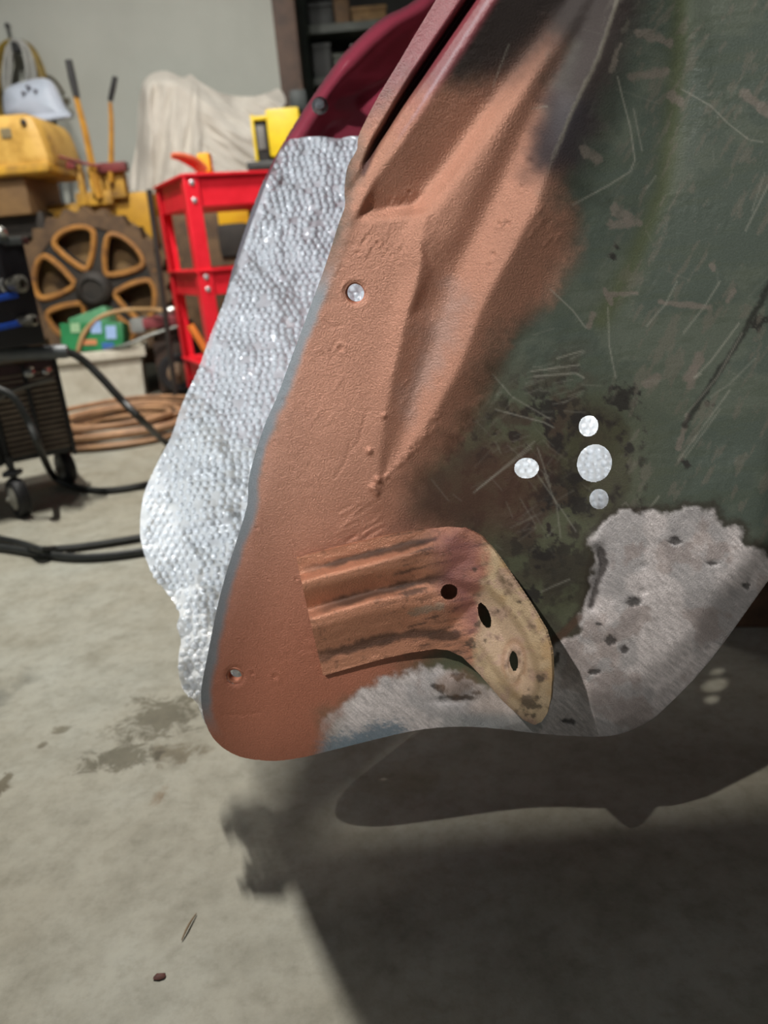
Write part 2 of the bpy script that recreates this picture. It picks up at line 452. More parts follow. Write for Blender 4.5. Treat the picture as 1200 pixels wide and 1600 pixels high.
OUT = [(770, -150), (681, 0), (652, 48), (625, 94), (593, 147), (571, 189), (560, 213), (557, 235), (543, 260), (538, 297), (539, 322), (529, 350),
       (509, 413), (482, 487), (455, 560), (432, 622), (415, 660), (396, 718), (388, 755), (386, 790), (368, 850), (352, 900), (338, 955), (325, 1020),
       (316, 1065), (314, 1090), (318, 1120), (332, 1152), (355, 1173), (385, 1185), (430, 1189), (470, 1184), (500, 1177), (560, 1162), (640, 1143),
       (700, 1136), (760, 1137), (850, 1147), (920, 1151), (965, 1148), (1010, 1130), (1040, 1106), (1110, 1032), (1200, 908), (1330, 730), (1330, -150)]
OUTS = smooth_poly(OUT, 3)
CREST_R = [(990, -160, 3), (985, -60, 3), (965, 0, 3), (935, 90, 3), (897, 167, 3), (863, 250, 3), (837, 327, 4), (800, 393, 4), (767, 453, 4), (747, 497, 3), (714, 583, 2), (668, 664, 0), (622, 725, -1), (597, 765, -1)]
CREST_L = [(650, 347, 2), (657, 377, 4), (658, 410, 5), (650, 447, 5), (635, 495, 4.5), (618, 568, 3.5), (603, 645, 2), (594, 710, 1), (590, 775, 0)]
LIP = [(800, -120, 6), (725, 0, 6), (684, 60, 6), (646, 115, 6), (604, 185, 5), (583, 217, 5), (564, 264, 3)]
SLOT = [(811, -120, -15), (735, 0, -15), (691, 64, -15), (653, 120, -15), (615, 178, -14), (588, 222, -10), (566, 270, 1)]
SLOTR = [(822, -120, 3), (746, 0, 3), (699, 68, 3), (662, 123, 3), (627, 172, 3), (593, 227, 3), (569, 274, 2)]
SPARK = [(848, -120, 6), (772, 0, 6), (716, 87, 6), (660, 175, 6), (625, 227, 6), (590, 273, 5), (560, 328, 3)]
FACL = [(572, 332, -3), (600, 327, -6), (645, 320, -8)]
BANDL = [(980, -160, -8), (935, -60, -8), (860, 40, -9), (800, 120, -9), (753, 183, -9), (700, 257, -9), (646, 321, -8)]
BANDT = [(945, -60, -4), (880, 52, -3), (822, 124, 0), (774, 190, 1), (724, 262, 2), (672, 332, 2.5), (650, 347, 2)]
BANDR = [(955, -60, -4), (890, 50, -2), (835, 120, 0.5), (785, 205, 1), (745, 285, 1), (705, 373, 0), (682, 420, -2), (664, 483, -4)]
GROOVE = [(965, -60, -6), (910, 30, -6), (866, 110, -6), (822, 200, -6), (780, 290, -6), (735, 380, -6), (702, 450, -6), (684, 520, -6), (664, 570, -6), (637, 664, -5), (607, 725, -2.5)]
DROP = [(1070, -160, -9), (1060, -60, -9), (1036, 20, -9), (1008, 100, -9), (970, 190, -10), (935, 280, -11), (908, 340, -12), (878, 400, -13), (842, 470, -13), (806, 540, -13), (764, 610, -13), (706, 700, -11), (648, 765, -7), (605, 792, -2)]
LINES = [
    [(290, 1120, -5), (372, 800, -5), (465, 480, -5), (495, 405, -4), (522, 330, -3), (540, 235, 0), (595, 110, 1), (660, 0, 1), (745, -150, 1)],
    [(338, 1110, 0), (346, 1060, 0), (402, 820, 0), (452, 640, 0), (502, 480, 0), (528, 410, 0), (549, 345, 1)],
    [(576, 215, 3), (600, 160, 3), (640, 95, 3), (690, 10, 3), (775, -130, 3)],
    LIP, SLOT, SLOTR, SPARK, FACL, BANDL, BANDT, BANDR, GROOVE, CREST_R, CREST_L, DROP,
    [(558, 345, 0.5), (600, 345, 0), (644, 338, 0)],
    [(620, 380, 0), (627, 440, 0), (602, 520, 0), (580, 620, 0), (566, 720, 0), (560, 800, -1)],
    [(340, 1180, -2), (430, 1205, -2), (500, 1190, -2)],
    [(640, 830, -6)], [(760, 800, -14)], [(900, 800, -16)],
    [(1062, -150, -16), (1065, 100, -17), (1050, 200, -18), (1035, 300, -18), (1000, 400, -19), (960, 500, -19)],
    [(1110, -150, -13), (1105, 150, -14), (1080, 320, -15), (1030, 480, -17)],
    [(1250, 200, -8), (1250, 500, -8)], [(1340, -160, -6), (1340, 500, -4)], [(1000, 650, -18), (1100, 700, -14)],
    [(1215, 425, -7), (1150, 530, -12), (1080, 640, -16)], [(1200, 700, -6), (1120, 760, -9)],
    [(470, 880, 0), (500, 1060, 0), (600, 1082, 0), (700, 1110, -2)], [(600, 900, -2), (700, 905, -6), (720, 1035, -6)], [(800, 1000, -10)],
    [(930, 930, -11), (935, 870, -11), (955, 830, -11), (1050, 806, -9), (1180, 855, -4)],
    [(865, 1020, -7), (1000, 950, -4), (1130, 905, -2)], [(880, 1105, -6), (1000, 1060, -5), (1080, 990, -5), (1170, 880, -5)],
    [(960, 1128, -13), (1010, 1105, -14), (1095, 1015, -14), (1185, 890, -14)],
    [(850, 1160, -14), (965, 1165, -26), (1035, 1128, -27), (1125, 1042, -27), (1215, 912, -27), (1340, 740, -27)],
    [(750, 1150, -5), (640, 1156, -2)],
]
HOLES = [(555, 458, 15.5, 16.5, 0), (367, 1056, 13.5, 13, 0), (920, 666, 15.5, 17, 0.3), (929, 724, 27, 30, 0.3), (936, 780, 15, 16, 0), (823, 732, 19.5, 16.5, 0)]

METAL = [(922, 850), (938, 826), (972, 806), (1005, 797), (1045, 800), (1085, 797), (1112, 800), (1128, 822), (1150, 828), (1166, 850), (1200, 868), (1360, 760), (1360, 900),
         (1200, 960), (1100, 1120), (960, 1190), (700, 1180), (480, 1210), (496, 1128), (545, 1092), (600, 1066), (655, 1040), (700, 1048), (735, 1062), (770, 1085), (830, 1100), (862, 1060),
         (872, 1010), (905, 985), (918, 940), (930, 895)]
PITS = [(533, 545, 4), (430, 690, 2.5), (402, 825, 3), (455, 850, 2), (420, 905, 2), (395, 1052, 3), (372, 1000, 2), (463, 905, 2.5), (590, 380, 3), (780, 350, 3), (828, 253, 5), (815, 292, 3), (793, 350, 4),
        (770, 398, 4), (765, 415, 3), (560, 395, 3), (545, 510, 2), (512, 580, 2), (480, 640, 2), (430, 1057, 4), (447, 970, 2), (640, 300, 3)]
BLOBS = [(577, 705, 5, 2.2), (600, 650, 4, 1.5), (583, 762, 6, 2.5), (590, 750, 5, 2.5), (604, 744, 4, 1.4), (588, 770, 5, 2.0)]

def panel_micro(X, Y, SO):
    h = np.zeros(X.shape)
    cop = sstep(0, -40, SO)
    h += 0.25 * (fbm(X, Y, 9, 3, 3) - 0.5) * sstep(0.52, 0.66, fbm(X, Y, 60, 3, 5)) * 2
    h += 1.2 * (fbm(X, Y, 170, 2, 9) - 0.5)
    # hammered edge strip and its dents
    h += 0.5 * (fbm(X, Y, 14, 3, 4) - 0.5) * np.exp(-((SO + 30) / 22) ** 2) * (Y < 700)
    for (x, y, r) in PITS:
        d = np.sqrt((X - x) ** 2 + (Y - y) ** 2); h += -0.7 * np.exp(-(d / r) ** 2) + 0.3 * np.exp(-((d - 1.7 * r) / r) ** 2)
    for (x, y, r, a) in BLOBS:
        h += a * np.exp(-(((X - x) ** 2 + (Y - y) ** 2) / r ** 2) ** 1.5)
    h += 2.6 * (fbm(X, Y, 7, 3, 17) - .42) * np.exp(-(line_dist(X, Y, [(588, 762), (622, 730), (660, 690), (690, 640)]) / 6) ** 2)
    # file strokes in the copper primer
    rs = np.random.RandomState(5)
    for (cx, cy, n, sp, ang, ln) in [(590, 385, 9, 26, -1.1, 16), (625, 400, 5, 12, -1.1, 18), (610, 330, 6, 18, -1.0, 16), (545, 820, 11, 26, -0.55, 34), (560, 830, 8, 20, -0.7, 26), (545, 440, 6, 30, -1.1, 10), (760, 640, 8, 40, -0.9, 20), (480, 600, 6, 60, -1.0, 22), (845, 360, 6, 30, -0.9, 22), (650, 620, 8, 40, -0.95, 16)]:
        for i in range(n):
            x = cx + rs.uniform(-sp, sp); y = cy + rs.uniform(-sp, sp); a = ang + rs.uniform(-.15, .15); l = ln * rs.uniform(.5, 1.2)
            d = line_dist(X, Y, [(x, y), (x + l * math.cos(a), y + l * math.sin(a))]); h += rs.choice([-0.35, 0.35]) * np.exp(-(d / 2.2) ** 2)
    # wandering cracks
    for ln in [[(548, 690), (540, 720), (525, 745)], [(575, 640), (560, 690), (548, 705)], [(505, 500), (520, 512), (535, 508)], [(405, 1113), (375, 1118), (350, 1116)]]:
        h += -0.4 * np.exp(-(line_dist(X, Y, ln) / 2.0) ** 2)
    # ground patch stands a little proud with a ragged border
    pm = poly_sdf(X, Y, METAL) + 26 * (fbm(X, Y, 24, 4, 8) - 0.5)
    h += 0.5 * sstep(3, -4, pm) * (X > 850)
    h += (0.9 * (fbm(X, Y, 26, 4, 12, 1, 2.5, 0.9) - 0.5) + .35 * (fbm(X, Y, 7, 3, 13, .5, 4, 1.0) - .5)) * sstep(0, -15, pm)
    for (x, y, rx, ry, dp) in [(990, 940, 12, 8, 1.2), (955, 1000, 12, 8, 1.3), (975, 1015, 8, 6, 1.0), (1005, 925, 7, 6, .9), (1115, 880, 10, 5, 1.0), (1055, 845, 12, 7, .9), (890, 1125, 14, 6, 1.4), (1165, 915, 7, 5, .8), (930, 1050, 10, 6, .9), (1000, 885, 8, 5, .7)]:
        h += -dp * np.exp(-(((X - x) / rx) ** 2 + ((Y - y) / ry) ** 2) ** 2)
    h += -3.0 * np.exp(-(line_dist(X, Y, [(935, 858), (942, 880), (930, 915), (926, 945)]) / 8) ** 2)
    h += 2.2 * np.exp(-(((X - 932) / 12) ** 2 + ((Y - 845) / 14) ** 2))
    # pulled dimple below the bracket
    h += 3.0 * np.exp(-(((X - 712) / 26) ** 2 + ((Y - 1072) / 22) ** 2)) - 2.0 * np.exp(-(((X - 706) / 30) ** 2 + ((Y - 1095) / 6) ** 2))
    # countersunk rings round the bolt holes
    for (x, y, r) in [(555, 458, 16), (367, 1056, 13)]:
        d = np.sqrt((X - x) ** 2 + (Y - y) ** 2); h += -0.9 * sstep(r + 6, r, d)
    return h

def panel_paint(X, Y, SO, H):
    C = np.zeros(X.shape + (3,)); S = np.zeros(X.shape + (3,))
    def lay(mask, col, rough=None, metal=None, bmp=None):
        m = np.clip(mask, 0, 1)[..., None]
        cl = col if isinstance(col, np.ndarray) else lin(col)
        C[:] = C * (1 - m) + cl * m
        for k, v in enumerate((rough, metal, bmp)):
            if v is not None: S[..., k] = S[..., k] * (1 - m[..., 0]) + v * m[..., 0]
    n1 = fbm(X, Y, 90, 5, 1); n2 = fbm(X, Y, 26, 4, 2); n3 = fbm(X, Y, 8, 3, 3); nl = fbm(X, Y, 60, 4, 6, 1, 6, -0.15)
    # old green paint
    lay(np.ones(X.shape), (78, 87, 79), 0.42, 0.0, 0.35)
    lay(sstep(0.45, 0.62, n1) * 0.55, (98, 104, 92))
    lay(sstep(0.5, 0.66, nl) * 0.5, (78, 86, 74))
    band = np.exp(-(line_dist(X, Y, [(1062, -150), (1062, 60), (1050, 200), (1035, 300), (985, 420), (940, 500)]) / 16) ** 2)
    lay(band * 0.6, (84, 90, 60))
    olive = sstep(520, 700, Y) * sstep(1120, 900, X)
    lay(olive * 0.7, (84, 84, 62))
    # worn brown and black grime low on the panel, then a dark zone beside the bracket
    grim = sstep(60, -80, poly_sdf(X, Y, [(640, 720), (760, 620), (900, 560), (960, 700), (900, 1000), (760, 860), (640, 830)]))
    lay(grim * sstep(0.36, 0.6, n2), (66, 54, 44), 0.7)
    lay(grim * sstep(0.52, 0.62, fbm(X, Y, 18, 5, 21)), (40, 34, 30), 0.8)
    lay(sstep(20, -60, poly_sdf(X, Y, [(760, 830), (960, 840), (920, 960), (860, 1010), (800, 880)])) * 0.8 * sstep(0.3, .55, n2), (52, 50, 42), 0.7)
    # stains around the group of holes
    e = np.sqrt(((X - 932) / 62) ** 2 + ((Y - 722) / 98) ** 2) + 0.5 * (n2 - 0.5)
    lay(sstep(1.05, 0.75, e) * 0.6, (66, 62, 46))
    lay(np.exp(-((e - 0.72) / 0.13) ** 2) * sstep(0.42, 0.56, n3 * .5 + n2 * .5) * 0.95, (40, 34, 30), 0.8)
    lay(np.exp(-((e - 1.25) / 0.1) ** 2) * sstep(0.5, 0.6, n3 * .5 + n2 * .5) * sstep(930, 960, X) * 0.8, (44, 40, 34), 0.8)
    for (x, y, r) in [(905, 655, 18), (975, 622, 26), (898, 745, 14), (852, 775, 22), (905, 790, 22), (850, 640, 26), (963, 385, 8), (958, 402, 8), (1105, 630, 6), (1185, 505, 14), (850, 870, 20), (830, 930, 16), (1000, 800, 16), (870, 690, 14), (1115, 632, 6), (985, 700, 10), (1072, 725, 10)]:
        d = np.sqrt((X - x) ** 2 + (Y - y) ** 2) / r
        lay(sstep(1.0, 0.5, d + 1.8 * (n3 - 0.5)) * 0.9, (34, 30, 28), 0.8)
    # copper primer
    cop = [(540, 360), (480, 480), (300, 1000), (300, 1230), (490, 1230), (510, 1120), (640, 1040), (740, 960), (700, 830), (645, 800), (655, 735), (702, 690), (752, 595), (790, 510), (845, 466), (888, 400), (885, 330), (868, 330), (872, 240), (865, 200), (850, 130), (880, 60), (860, 30), (790, 90), (720, 130), (640, 130), (560, 200)]
    sd = poly_sdf(X, Y, cop)
    mc = sstep(26, -30, sd + 34 * (n2 - 0.5) + 20 * (n3 - 0.5))
    redd = sstep(38, -10, sd) * (1 - mc)
    lay(redd * 0.55, (120, 76, 56), 0.5, 0.1, 0.8)
    cc = lin((190, 139, 117))[None, None] * (0.92 + 0.16 * n1)[..., None]
    t = sstep(700, 1100, Y)[..., None]
    cc = cc * (1 - t) + lin((178, 114, 91))[None, None] * t
    C[:] = C * (1 - mc[..., None]) + cc * mc[..., None]
    S[..., 0] = S[..., 0] * (1 - mc) + 0.42 * mc; S[..., 1] = S[..., 1] * (1 - mc) + 0.35 * mc; S[..., 2] = S[..., 2] * (1 - mc) + 1.0 * mc
    # thin lilac spot where the primer is rubbed through
    lay(sstep(26, -20, poly_sdf(X, Y, [(700, 440), (730, 470), (700, 545), (660, 610), (640, 650), (638, 600), (668, 520)]) + 40 * (n2 - .5)) * 0.55, (170, 146, 138), 0.4, 0.15)
    # sooty overspray of black primer at the top
    for poly, so, a, col in [([(690, -200), (1010, -200), (990, 10), (930, 190), (878, 268), (835, 266), (850, 160), (900, 70), (850, 20), (790, 90), (720, 110), (690, 60)], 34, 0.88, (58, 46, 46)),
                             ([(760, -200), (1000, -200), (960, 0), (880, 60), (820, 100), (760, 130), (730, 110)], 46, 0.8, (44, 36, 34)),
                             ([(868, 170), (920, 165), (890, 245), (845, 245)], 26, 0.8, (46, 42, 48))]:
        lay(sstep(so, -so, poly_sdf(X, Y, poly) - 12 + 26 * (n2 - 0.5)) * a, col, 0.75, 0.0)
    lay(sstep(30, -10, poly_sdf(X, Y, [(875, 150), (898, 160), (885, 200), (868, 215)])) * 0.3, (74, 70, 76), 0.4)
    # brown dirt between channel end and bracket
    lay(sstep(40, -30, poly_sdf(X, Y, [(640, 760), (760, 700), (850, 720), (820, 820), (720, 830), (640, 820)]) + 50 * (n2 - .5)) * 0.8, (78, 54, 42), 0.7, 0.0)
    # scraped bits showing dull beige primer in the green
    for (x0, y0, x1, y1, wd) in [(1000, 52, 1045, 68, 9), (985, 118, 1040, 112, 8), (1048, 150, 1062, 160, 9), (1165, 150, 1200, 175, 10), (965, 330, 985, 345, 13), (958, 350, 996, 348, 8), (950, 460, 995, 458, 4), (1030, 472, 1110, 480, 5), (920, 510, 928, 490, 5), (1075, 590, 1092, 560, 9), (945, 452, 955, 475, 4), (1010, 600, 1030, 590, 8), (915, 235, 935, 250, 10), (1085, 575, 1080, 600, 8), (1060, 700, 1075, 650, 5), (960, 90, 970, 70, 4), (955, 110, 962, 95, 4), (1112, 415, 1115, 420, 5), (1136, 470, 1146, 455, 5)]:
        d = line_dist(X, Y, [(x0, y0), (x1, y1)])
        lay(sstep(wd * 1.1, wd * 0.5, d + wd * 1.3 * (n3 - 0.5) + wd * (n2 - .5)) * 0.75, (116, 108, 100), 0.55)
    lay(sstep(0.60, 0.66, fbm(X, Y, 30, 5, 31, 3, .7, 0.5)) * sstep(930, 1000, X) * 0.5, (106, 102, 92), 0.5)
    dk = np.exp(-(line_dist(X, Y, [(960, 120), (945, 170), (955, 210), (930, 260), (900, 285), (975, 330)]) / 18) ** 2) * sstep(.35, .6, n2)
    lay(dk * 0.55, (60, 66, 58))
    # dark deep gouge on the right
    d = line_dist(X, Y, [(1215, 415), (1190, 470), (1150, 540), (1120, 585), (1085, 640), (1070, 665)])
    lay(sstep(7, 2, d + 7 * (n3 - .5)) * 0.85, (34, 34, 30), 0.6)
    # fine bright scratches
    rs = np.random.RandomState(3)
    scr = [([(965, 120), (972, 150), (985, 200), (992, 250), (985, 268), (950, 290), (895, 320)], 1.3, .8), ([(1066, 140), (1110, 165), (1140, 195), (1170, 218), (1192, 222)], 1.6, .6), ([(990, 170), (997, 205), (1003, 235)], 1.1, .6),
           ([(860, 452), (895, 485), (915, 512)], 1.2, .7), ([(950, 480), (952, 540), (962, 590)], 1.2, .6), ([(1058, 440), (1040, 475), (1010, 510)], 1.2, .7), ([(1125, 440), (1100, 480), (1068, 520)], 1.2, .7), ([(1200, 290), (1165, 360)], 1.8, .7), ([(1195, 270), (1175, 330)], 1.2, .5),
           ([(1155, 505), (1110, 565), (1085, 590)], 1.2, .9), ([(1160, 520), (1120, 590), (1070, 650)], 1.0, .6), ([(1085, 590), (1096, 584)], 1.6, .9), ([(1025, 275), (1010, 295)], 1.3, .6), ([(1180, 560), (1140, 600), (1110, 620)], 1, .5), ([(1140, 610), (1060, 720)], 1.4, .7), ([(1125, 640), (1070, 715)], 1, .6),
           ([(830, 580), (905, 570)], 1.5, .8), ([(835, 588), (900, 583), (912, 590)], 2, .8), ([(870, 560), (910, 548)], 1.2, .7), ([(775, 640), (850, 660), (865, 668)], 1.5, .7), ([(770, 585), (800, 620), (860, 655)], 1, .5), ([(740, 770), (800, 720), (835, 690)], 1.2, .6), ([(745, 765), (830, 700)], 1, .6), ([(985, 795), (978, 785), (972, 790)], 1.5, .8),
           ([(890, 905), (860, 918), (845, 925)], 1.2, .6), ([(835, 735), (880, 800), (900, 830)], 1.2, .5), ([(850, 740), (870, 790), (876, 840)], 1, .5), ([(1030, 775), (1010, 800)], 1.6, .8), ([(840, 700), (860, 760)], 1, .5), ([(770, 135), (795, 70)], 1.3, .6), ([(830, 170), (855, 166)], 1.3, .6)]
    for i in range(30):
        x = rs.uniform(905, 1200); y = rs.uniform(20, 640); a = rs.choice([-1.0, 0.45, -1.25, 1.35]) + rs.uniform(-.2, .2); l = rs.uniform(15, 70)
        scr.append(([(x, y), (x + l * math.cos(a), y + l * math.sin(a))], 0.6, rs.uniform(.06, .2)))
    for i in range(60):
        x = rs.normal(810, 55); y = rs.normal(740, 70); a = rs.choice([-0.5, 0.9, -0.7]) + rs.uniform(-.3, .3); l = rs.uniform(10, 45)
        scr.append(([(x, y), (x + l * math.cos(a), y + l * math.sin(a))], 0.6, rs.uniform(.06, .26)))
    for i in range(26):
        x = rs.normal(850, 25); y = rs.normal(600, 25); a = -0.2 + rs.uniform(-.3, .3); l = rs.uniform(12, 40)
        scr.append(([(x, y), (x + l * math.cos(a), y + l * math.sin(a))], 0.6, rs.uniform(.1, .35)))
    step = X[0, 1] - X[0, 0]
    for pts, wd, al in scr:
        xa = [p[0] for p in pts]; ya = [p[1] for p in pts]
        i0, i1 = np.searchsorted(X[0], min(xa) - 6), np.searchsorted(X[0], max(xa) + 6); j0, j1 = np.searchsorted(Y[:, 0], min(ya) - 6), np.searchsorted(Y[:, 0], max(ya) + 6)
        if i0 >= i1 or j0 >= j1: continue
        d = line_dist(X[j0:j1, i0:i1], Y[j0:j1, i0:i1], pts); m = (np.exp(-(d / max(wd * .8, 0.6 * step)) ** 2) * al * .45)[..., None]
        C[j0:j1, i0:i1] = C[j0:j1, i0:i1] * (1 - m) + lin((172, 170, 158)) * m
    # ground bare steel
    pm = poly_sdf(X, Y, METAL) + 26 * (fbm(X, Y, 24, 4, 8) - 0.5) + 10 * (n3 - .5)
    mm = sstep(6, -6, pm) * sstep(478, 560, X + 50 * (n2 - .5))
    rim = np.exp(-((pm - 6) / 9) ** 2) * sstep(840, 900, X) * (Y < 1000)
    lay(rim * 0.75, (50, 42, 34), 0.6)
    st = fbm(X, Y, 10, 4, 41, 1, 5, 0.7)
    steel = lin((206, 198, 197))[None, None] * (0.55 + 0.9 * st)[..., None] * (0.85 + 0.3 * n1)[..., None]
    C[:] = C * (1 - mm[..., None]) + steel * mm[..., None]
    S[..., 0] = S[..., 0] * (1 - mm) + (0.38 + 0.2 * (st - .5)) * mm; S[..., 1] = S[..., 1] * (1 - mm) + 0.15 * mm; S[..., 2] = S[..., 2] * (1 - mm) + 0.8 * mm
    lay(mm * sstep(0.5, 0.62, fbm(X, Y, 70, 3, 44)) * 0.5, (140, 140, 142))
    lay(mm * sstep(0.56, 0.66, fbm(X, Y, 50, 4, 47)) * 0.4, (150, 130, 122))
    for (x, y, rx, ry) in [(990, 940, 12, 8), (955, 1000, 12, 8), (975, 1015, 8, 6), (1115, 880, 10, 4), (1055, 845, 10, 6), (890, 1127, 15, 6), (1165, 915, 7, 5), (930, 1050, 10, 4), (870, 1030, 5, 12), (935, 975, 9, 4), (690, 1075, 10, 8), (720, 1090, 34, 5), (715, 1058, 12, 7), (745, 1083, 9, 5), (680, 1072, 6, 6)]:
        d = np.sqrt(((X - x) / rx) ** 2 + ((Y - y) / ry) ** 2)
        lay(sstep(1.15, 0.6, d + 1.5 * (n3 - .5)) * 0.85, (46, 42, 40), 0.6, 0.1)
    lay(sstep(1.1, .4, np.sqrt(((X - 712) / 40) ** 2 + ((Y - 1070) / 26) ** 2) + 1.0 * (n2 - .5)) * 0.55, (122, 92, 68), 0.6)
    lay(sstep(30, -10, poly_sdf(X, Y, [(750, 1080), (840, 1100), (800, 1120), (745, 1105)])) * .35, (186, 160, 140))
    # dark tear beside the patch
    lay(sstep(9, 3, line_dist(X, Y, [(938, 862), (943, 880), (932, 915), (922, 948)]) + 12 * (n2 - .5) + 6 * (n3 - .5)) * 0.85, (38, 30, 26), 0.8, 0)
    lay(sstep(9, 3, line_dist(X, Y, [(905, 965), (880, 990), (862, 1002)])) * 0.8, (74, 54, 40), 0.7, 0)
    # bluish primer along the lower hem
    bl = sstep(10, -12, poly_sdf(X, Y, [(480, 1200), (500, 1160), (560, 1138), (615, 1126), (640, 1134), (640, 1160)]) + 14 * (n2 - .5) + 30 * (fbm(X, Y, 6, 3, 51, 1, 4, -.2) - .5))
    lay(bl * 0.85 * sstep(470, 530, X), (98, 118, 132), 0.45, 0.1)
    lay(sstep(8, -8, poly_sdf(X, Y, [(690, 1118), (860, 1115), (830, 1160), (690, 1160)])) * 0.5, (118, 128, 130), 0.4, 0.2)
    # feathered blue-grey steel along the left hem
    ed = sstep(-21, -9, SO + 8 * (n2 - .5)) * sstep(400, 470, Y) * sstep(1160, 1090, Y) * (X < 540)
    lay(ed * 0.9, (124, 134, 140), 0.4, 0.1, .4)
    # maroon gutter at the top
    g = sstep(8, -8, poly_sdf(X, Y, [(560, 210), (600, 100), (660, -20), (760, -200), (880, -200), (776, 0), (720, 87), (664, 175), (628, 228), (592, 276), (570, 300), (562, 268)]))
    gm = g * np.clip(sstep(250, 60, Y + 60 * (n2 - .5)) + 0.0, 0, 1)
    lay(gm, (134, 66, 74), 0.35, 0.0, .5)
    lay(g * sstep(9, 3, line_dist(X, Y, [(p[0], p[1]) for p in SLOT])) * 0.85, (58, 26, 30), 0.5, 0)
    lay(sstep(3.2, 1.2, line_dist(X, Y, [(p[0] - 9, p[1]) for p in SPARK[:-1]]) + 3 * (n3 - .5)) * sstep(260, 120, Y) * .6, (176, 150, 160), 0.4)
    # bright worn edge of the crest
    lay(sstep(5, 1.5, line_dist(X, Y, [(p[0], p[1]) for p in CREST_R[1:7]]) + 4 * (n3 - .5)) * sstep(300, 200, Y) * .25, (150, 146, 128), 0.4)
    return C, S

panel_m = painted_mat('primed_panel_paint', grain=0.16, gscale=1300, bump=0.8, bscale=900)
panel = relief('body_panel', OUTS, LINES, PO, PN, 2.2, panel_m, car, sigma=9, sharp=(3.2, lambda X, Y: np.maximum(sstep(34, 14, poly_sdf(X, Y, [(560, 200), (680, -20), (760, -160), (880, -160), (790, 0), (731, 87), (675, 178), (605, 278), (570, 330), (645, 322), (646, 344), (555, 350), (540, 300)])), np.maximum(sstep(-40, -16, poly_sdf(X, Y, OUTS)), np.maximum(.9 * sstep(26, 8, line_dist(X, Y, [p[:2] for p in CREST_L])), .5 * sstep(22, 6, line_dist(X, Y, [p[:2] for p in CREST_R])))))),
               holes=[(lambda X, Y, h=h: ell_sdf(X, Y, *h)) for h in HOLES], micro=panel_micro, paint=panel_paint, thick=0.0014)
panel['label'] = 'copper-primed flange running into scratched green panel with ground steel patch'

# captive nuts behind the two bolt holes
cop_plain = mat('copper_primer', (176, 116, 90), (150, 92, 70), rough=0.45, metal=0.25, scale=220)
NV = Vector(PN).normalized()
def plane_pt(x, y, h):
    d = pdir(x, y); n = np.array(NV); t = (n @ (np.array(PO) - CP) + h / 1000) / (d @ n); return Vector(CP + d * t)
for (x, y, ro, ri) in ((555, 458, 7.4, 5.4), (367, 1056, 6.4, 4.9)):
    p = plane_pt(x, y, -1.4)
    bm = bmesh.new(); prof = [(ro, 0), (ro, -6), (ri, -6)] + [(ri + (0.35 if k % 2 else 0), -6 + k * 0.55) for k in range(1, 10)] + [(ri, -0.6), (ro - .6, 0)]
    u = NV.orthogonal().normalized(); v = NV.cross(u); rings = []
    for (r, z) in prof:
        rings.append([bm.verts.new(p + NV * (z / 1000) + (u * math.cos(k * math.pi / 16) + v * math.sin(k * math.pi / 16)) * (r / 1000)) for k in range(32)])
    for i in range(len(rings)):
        A, B = rings[i], rings[(i + 1) % len(rings)]
        for k in range(32): bm.faces.new((A[k], A[(k + 1) % 32], B[(k + 1) % 32], B[k]))
    obj('captive_nut', bm, cop_plain, car)

# ------------------------------------------------------------------ ribbed bracket
BOUT = [(463, 872), (520, 857), (600, 838), (660, 827), (700, 823), (728, 825), (752, 838), (772, 860), (800, 902), (830, 947), (852, 985), (861, 1015), (863, 1055), (861, 1090), (855, 1115), (846, 1128), (835, 1133),
        (818, 1125), (785, 1095), (760, 1066), (742, 1046), (722, 1026), (700, 1016), (680, 1014), (640, 1020), (600, 1029), (550, 1043), (505, 1056), (484, 968)]
BOUTS = []
for i in range(len(BOUT)): BOUTS.append(BOUT[i])
BL = [
    [(455, 865, 4), (520, 850, 4), (600, 830, 4), (690, 815, 5), (732, 817, 9), (760, 832, 14), (785, 868, 23), (840, 945, 37), (870, 1000, 48), (874, 1060, 54)],
    [(500, 1066, 4), (550, 1052, 4), (610, 1036, 4.5), (680, 1024, 5), (705, 1030, 8), (735, 1058, 17), (775, 1098, 29), (815, 1135, 42), (840, 1145, 49), (870, 1110, 51)],
    [(455, 905, 4), (471, 896, 4), (579, 866, 4.5), (640, 850, 5), (685, 843, 9)],
    [(458, 916, 15), (474, 908, 15), (583, 880, 15.5), (643, 864, 15), (690, 858, 13)],
    [(463, 928, 14), (478, 922, 14), (587, 893, 14.5), (650, 882, 13), (690, 876, 13)],
    [(468, 956, 2.5), (484, 952, 2.5), (587, 923, 3), (645, 910, 6), (690, 902, 11)],
    [(470, 970, 14), (487, 966, 14), (587, 937, 14.5), (645, 928, 14), (690, 922, 13)],
    [(475, 988, 14), (491, 983, 14), (587, 954, 14.5), (650, 946, 14), (700, 946, 15)],
    [(478, 1030, 4), (496, 1024, 4), (587, 998, 4.5), (649, 984, 5), (700, 984, 9), (730, 1004, 15)],
    [(735, 868, 11), (760, 915, 17), (790, 950, 23), (815, 985, 30), (836, 1030, 38), (840, 1070, 43), (832, 1098, 45), (815, 1095, 41), (790, 1065, 33), (765, 1030, 24), (745, 1000, 18)],
    [(750, 935, 10), (775, 975, 15), (800, 1020, 23), (816, 1056, 30)],
]
BH = [(lambda X, Y: ell_sdf(X, Y, 702, 925, 13.5, 12.5)), (lambda X, Y: ell_sdf(X, Y, 757, 962, 8.5, 21, -0.35)), (lambda X, Y: ell_sdf(X, Y, 803, 1033, 6.5, 15.5, -0.1))]
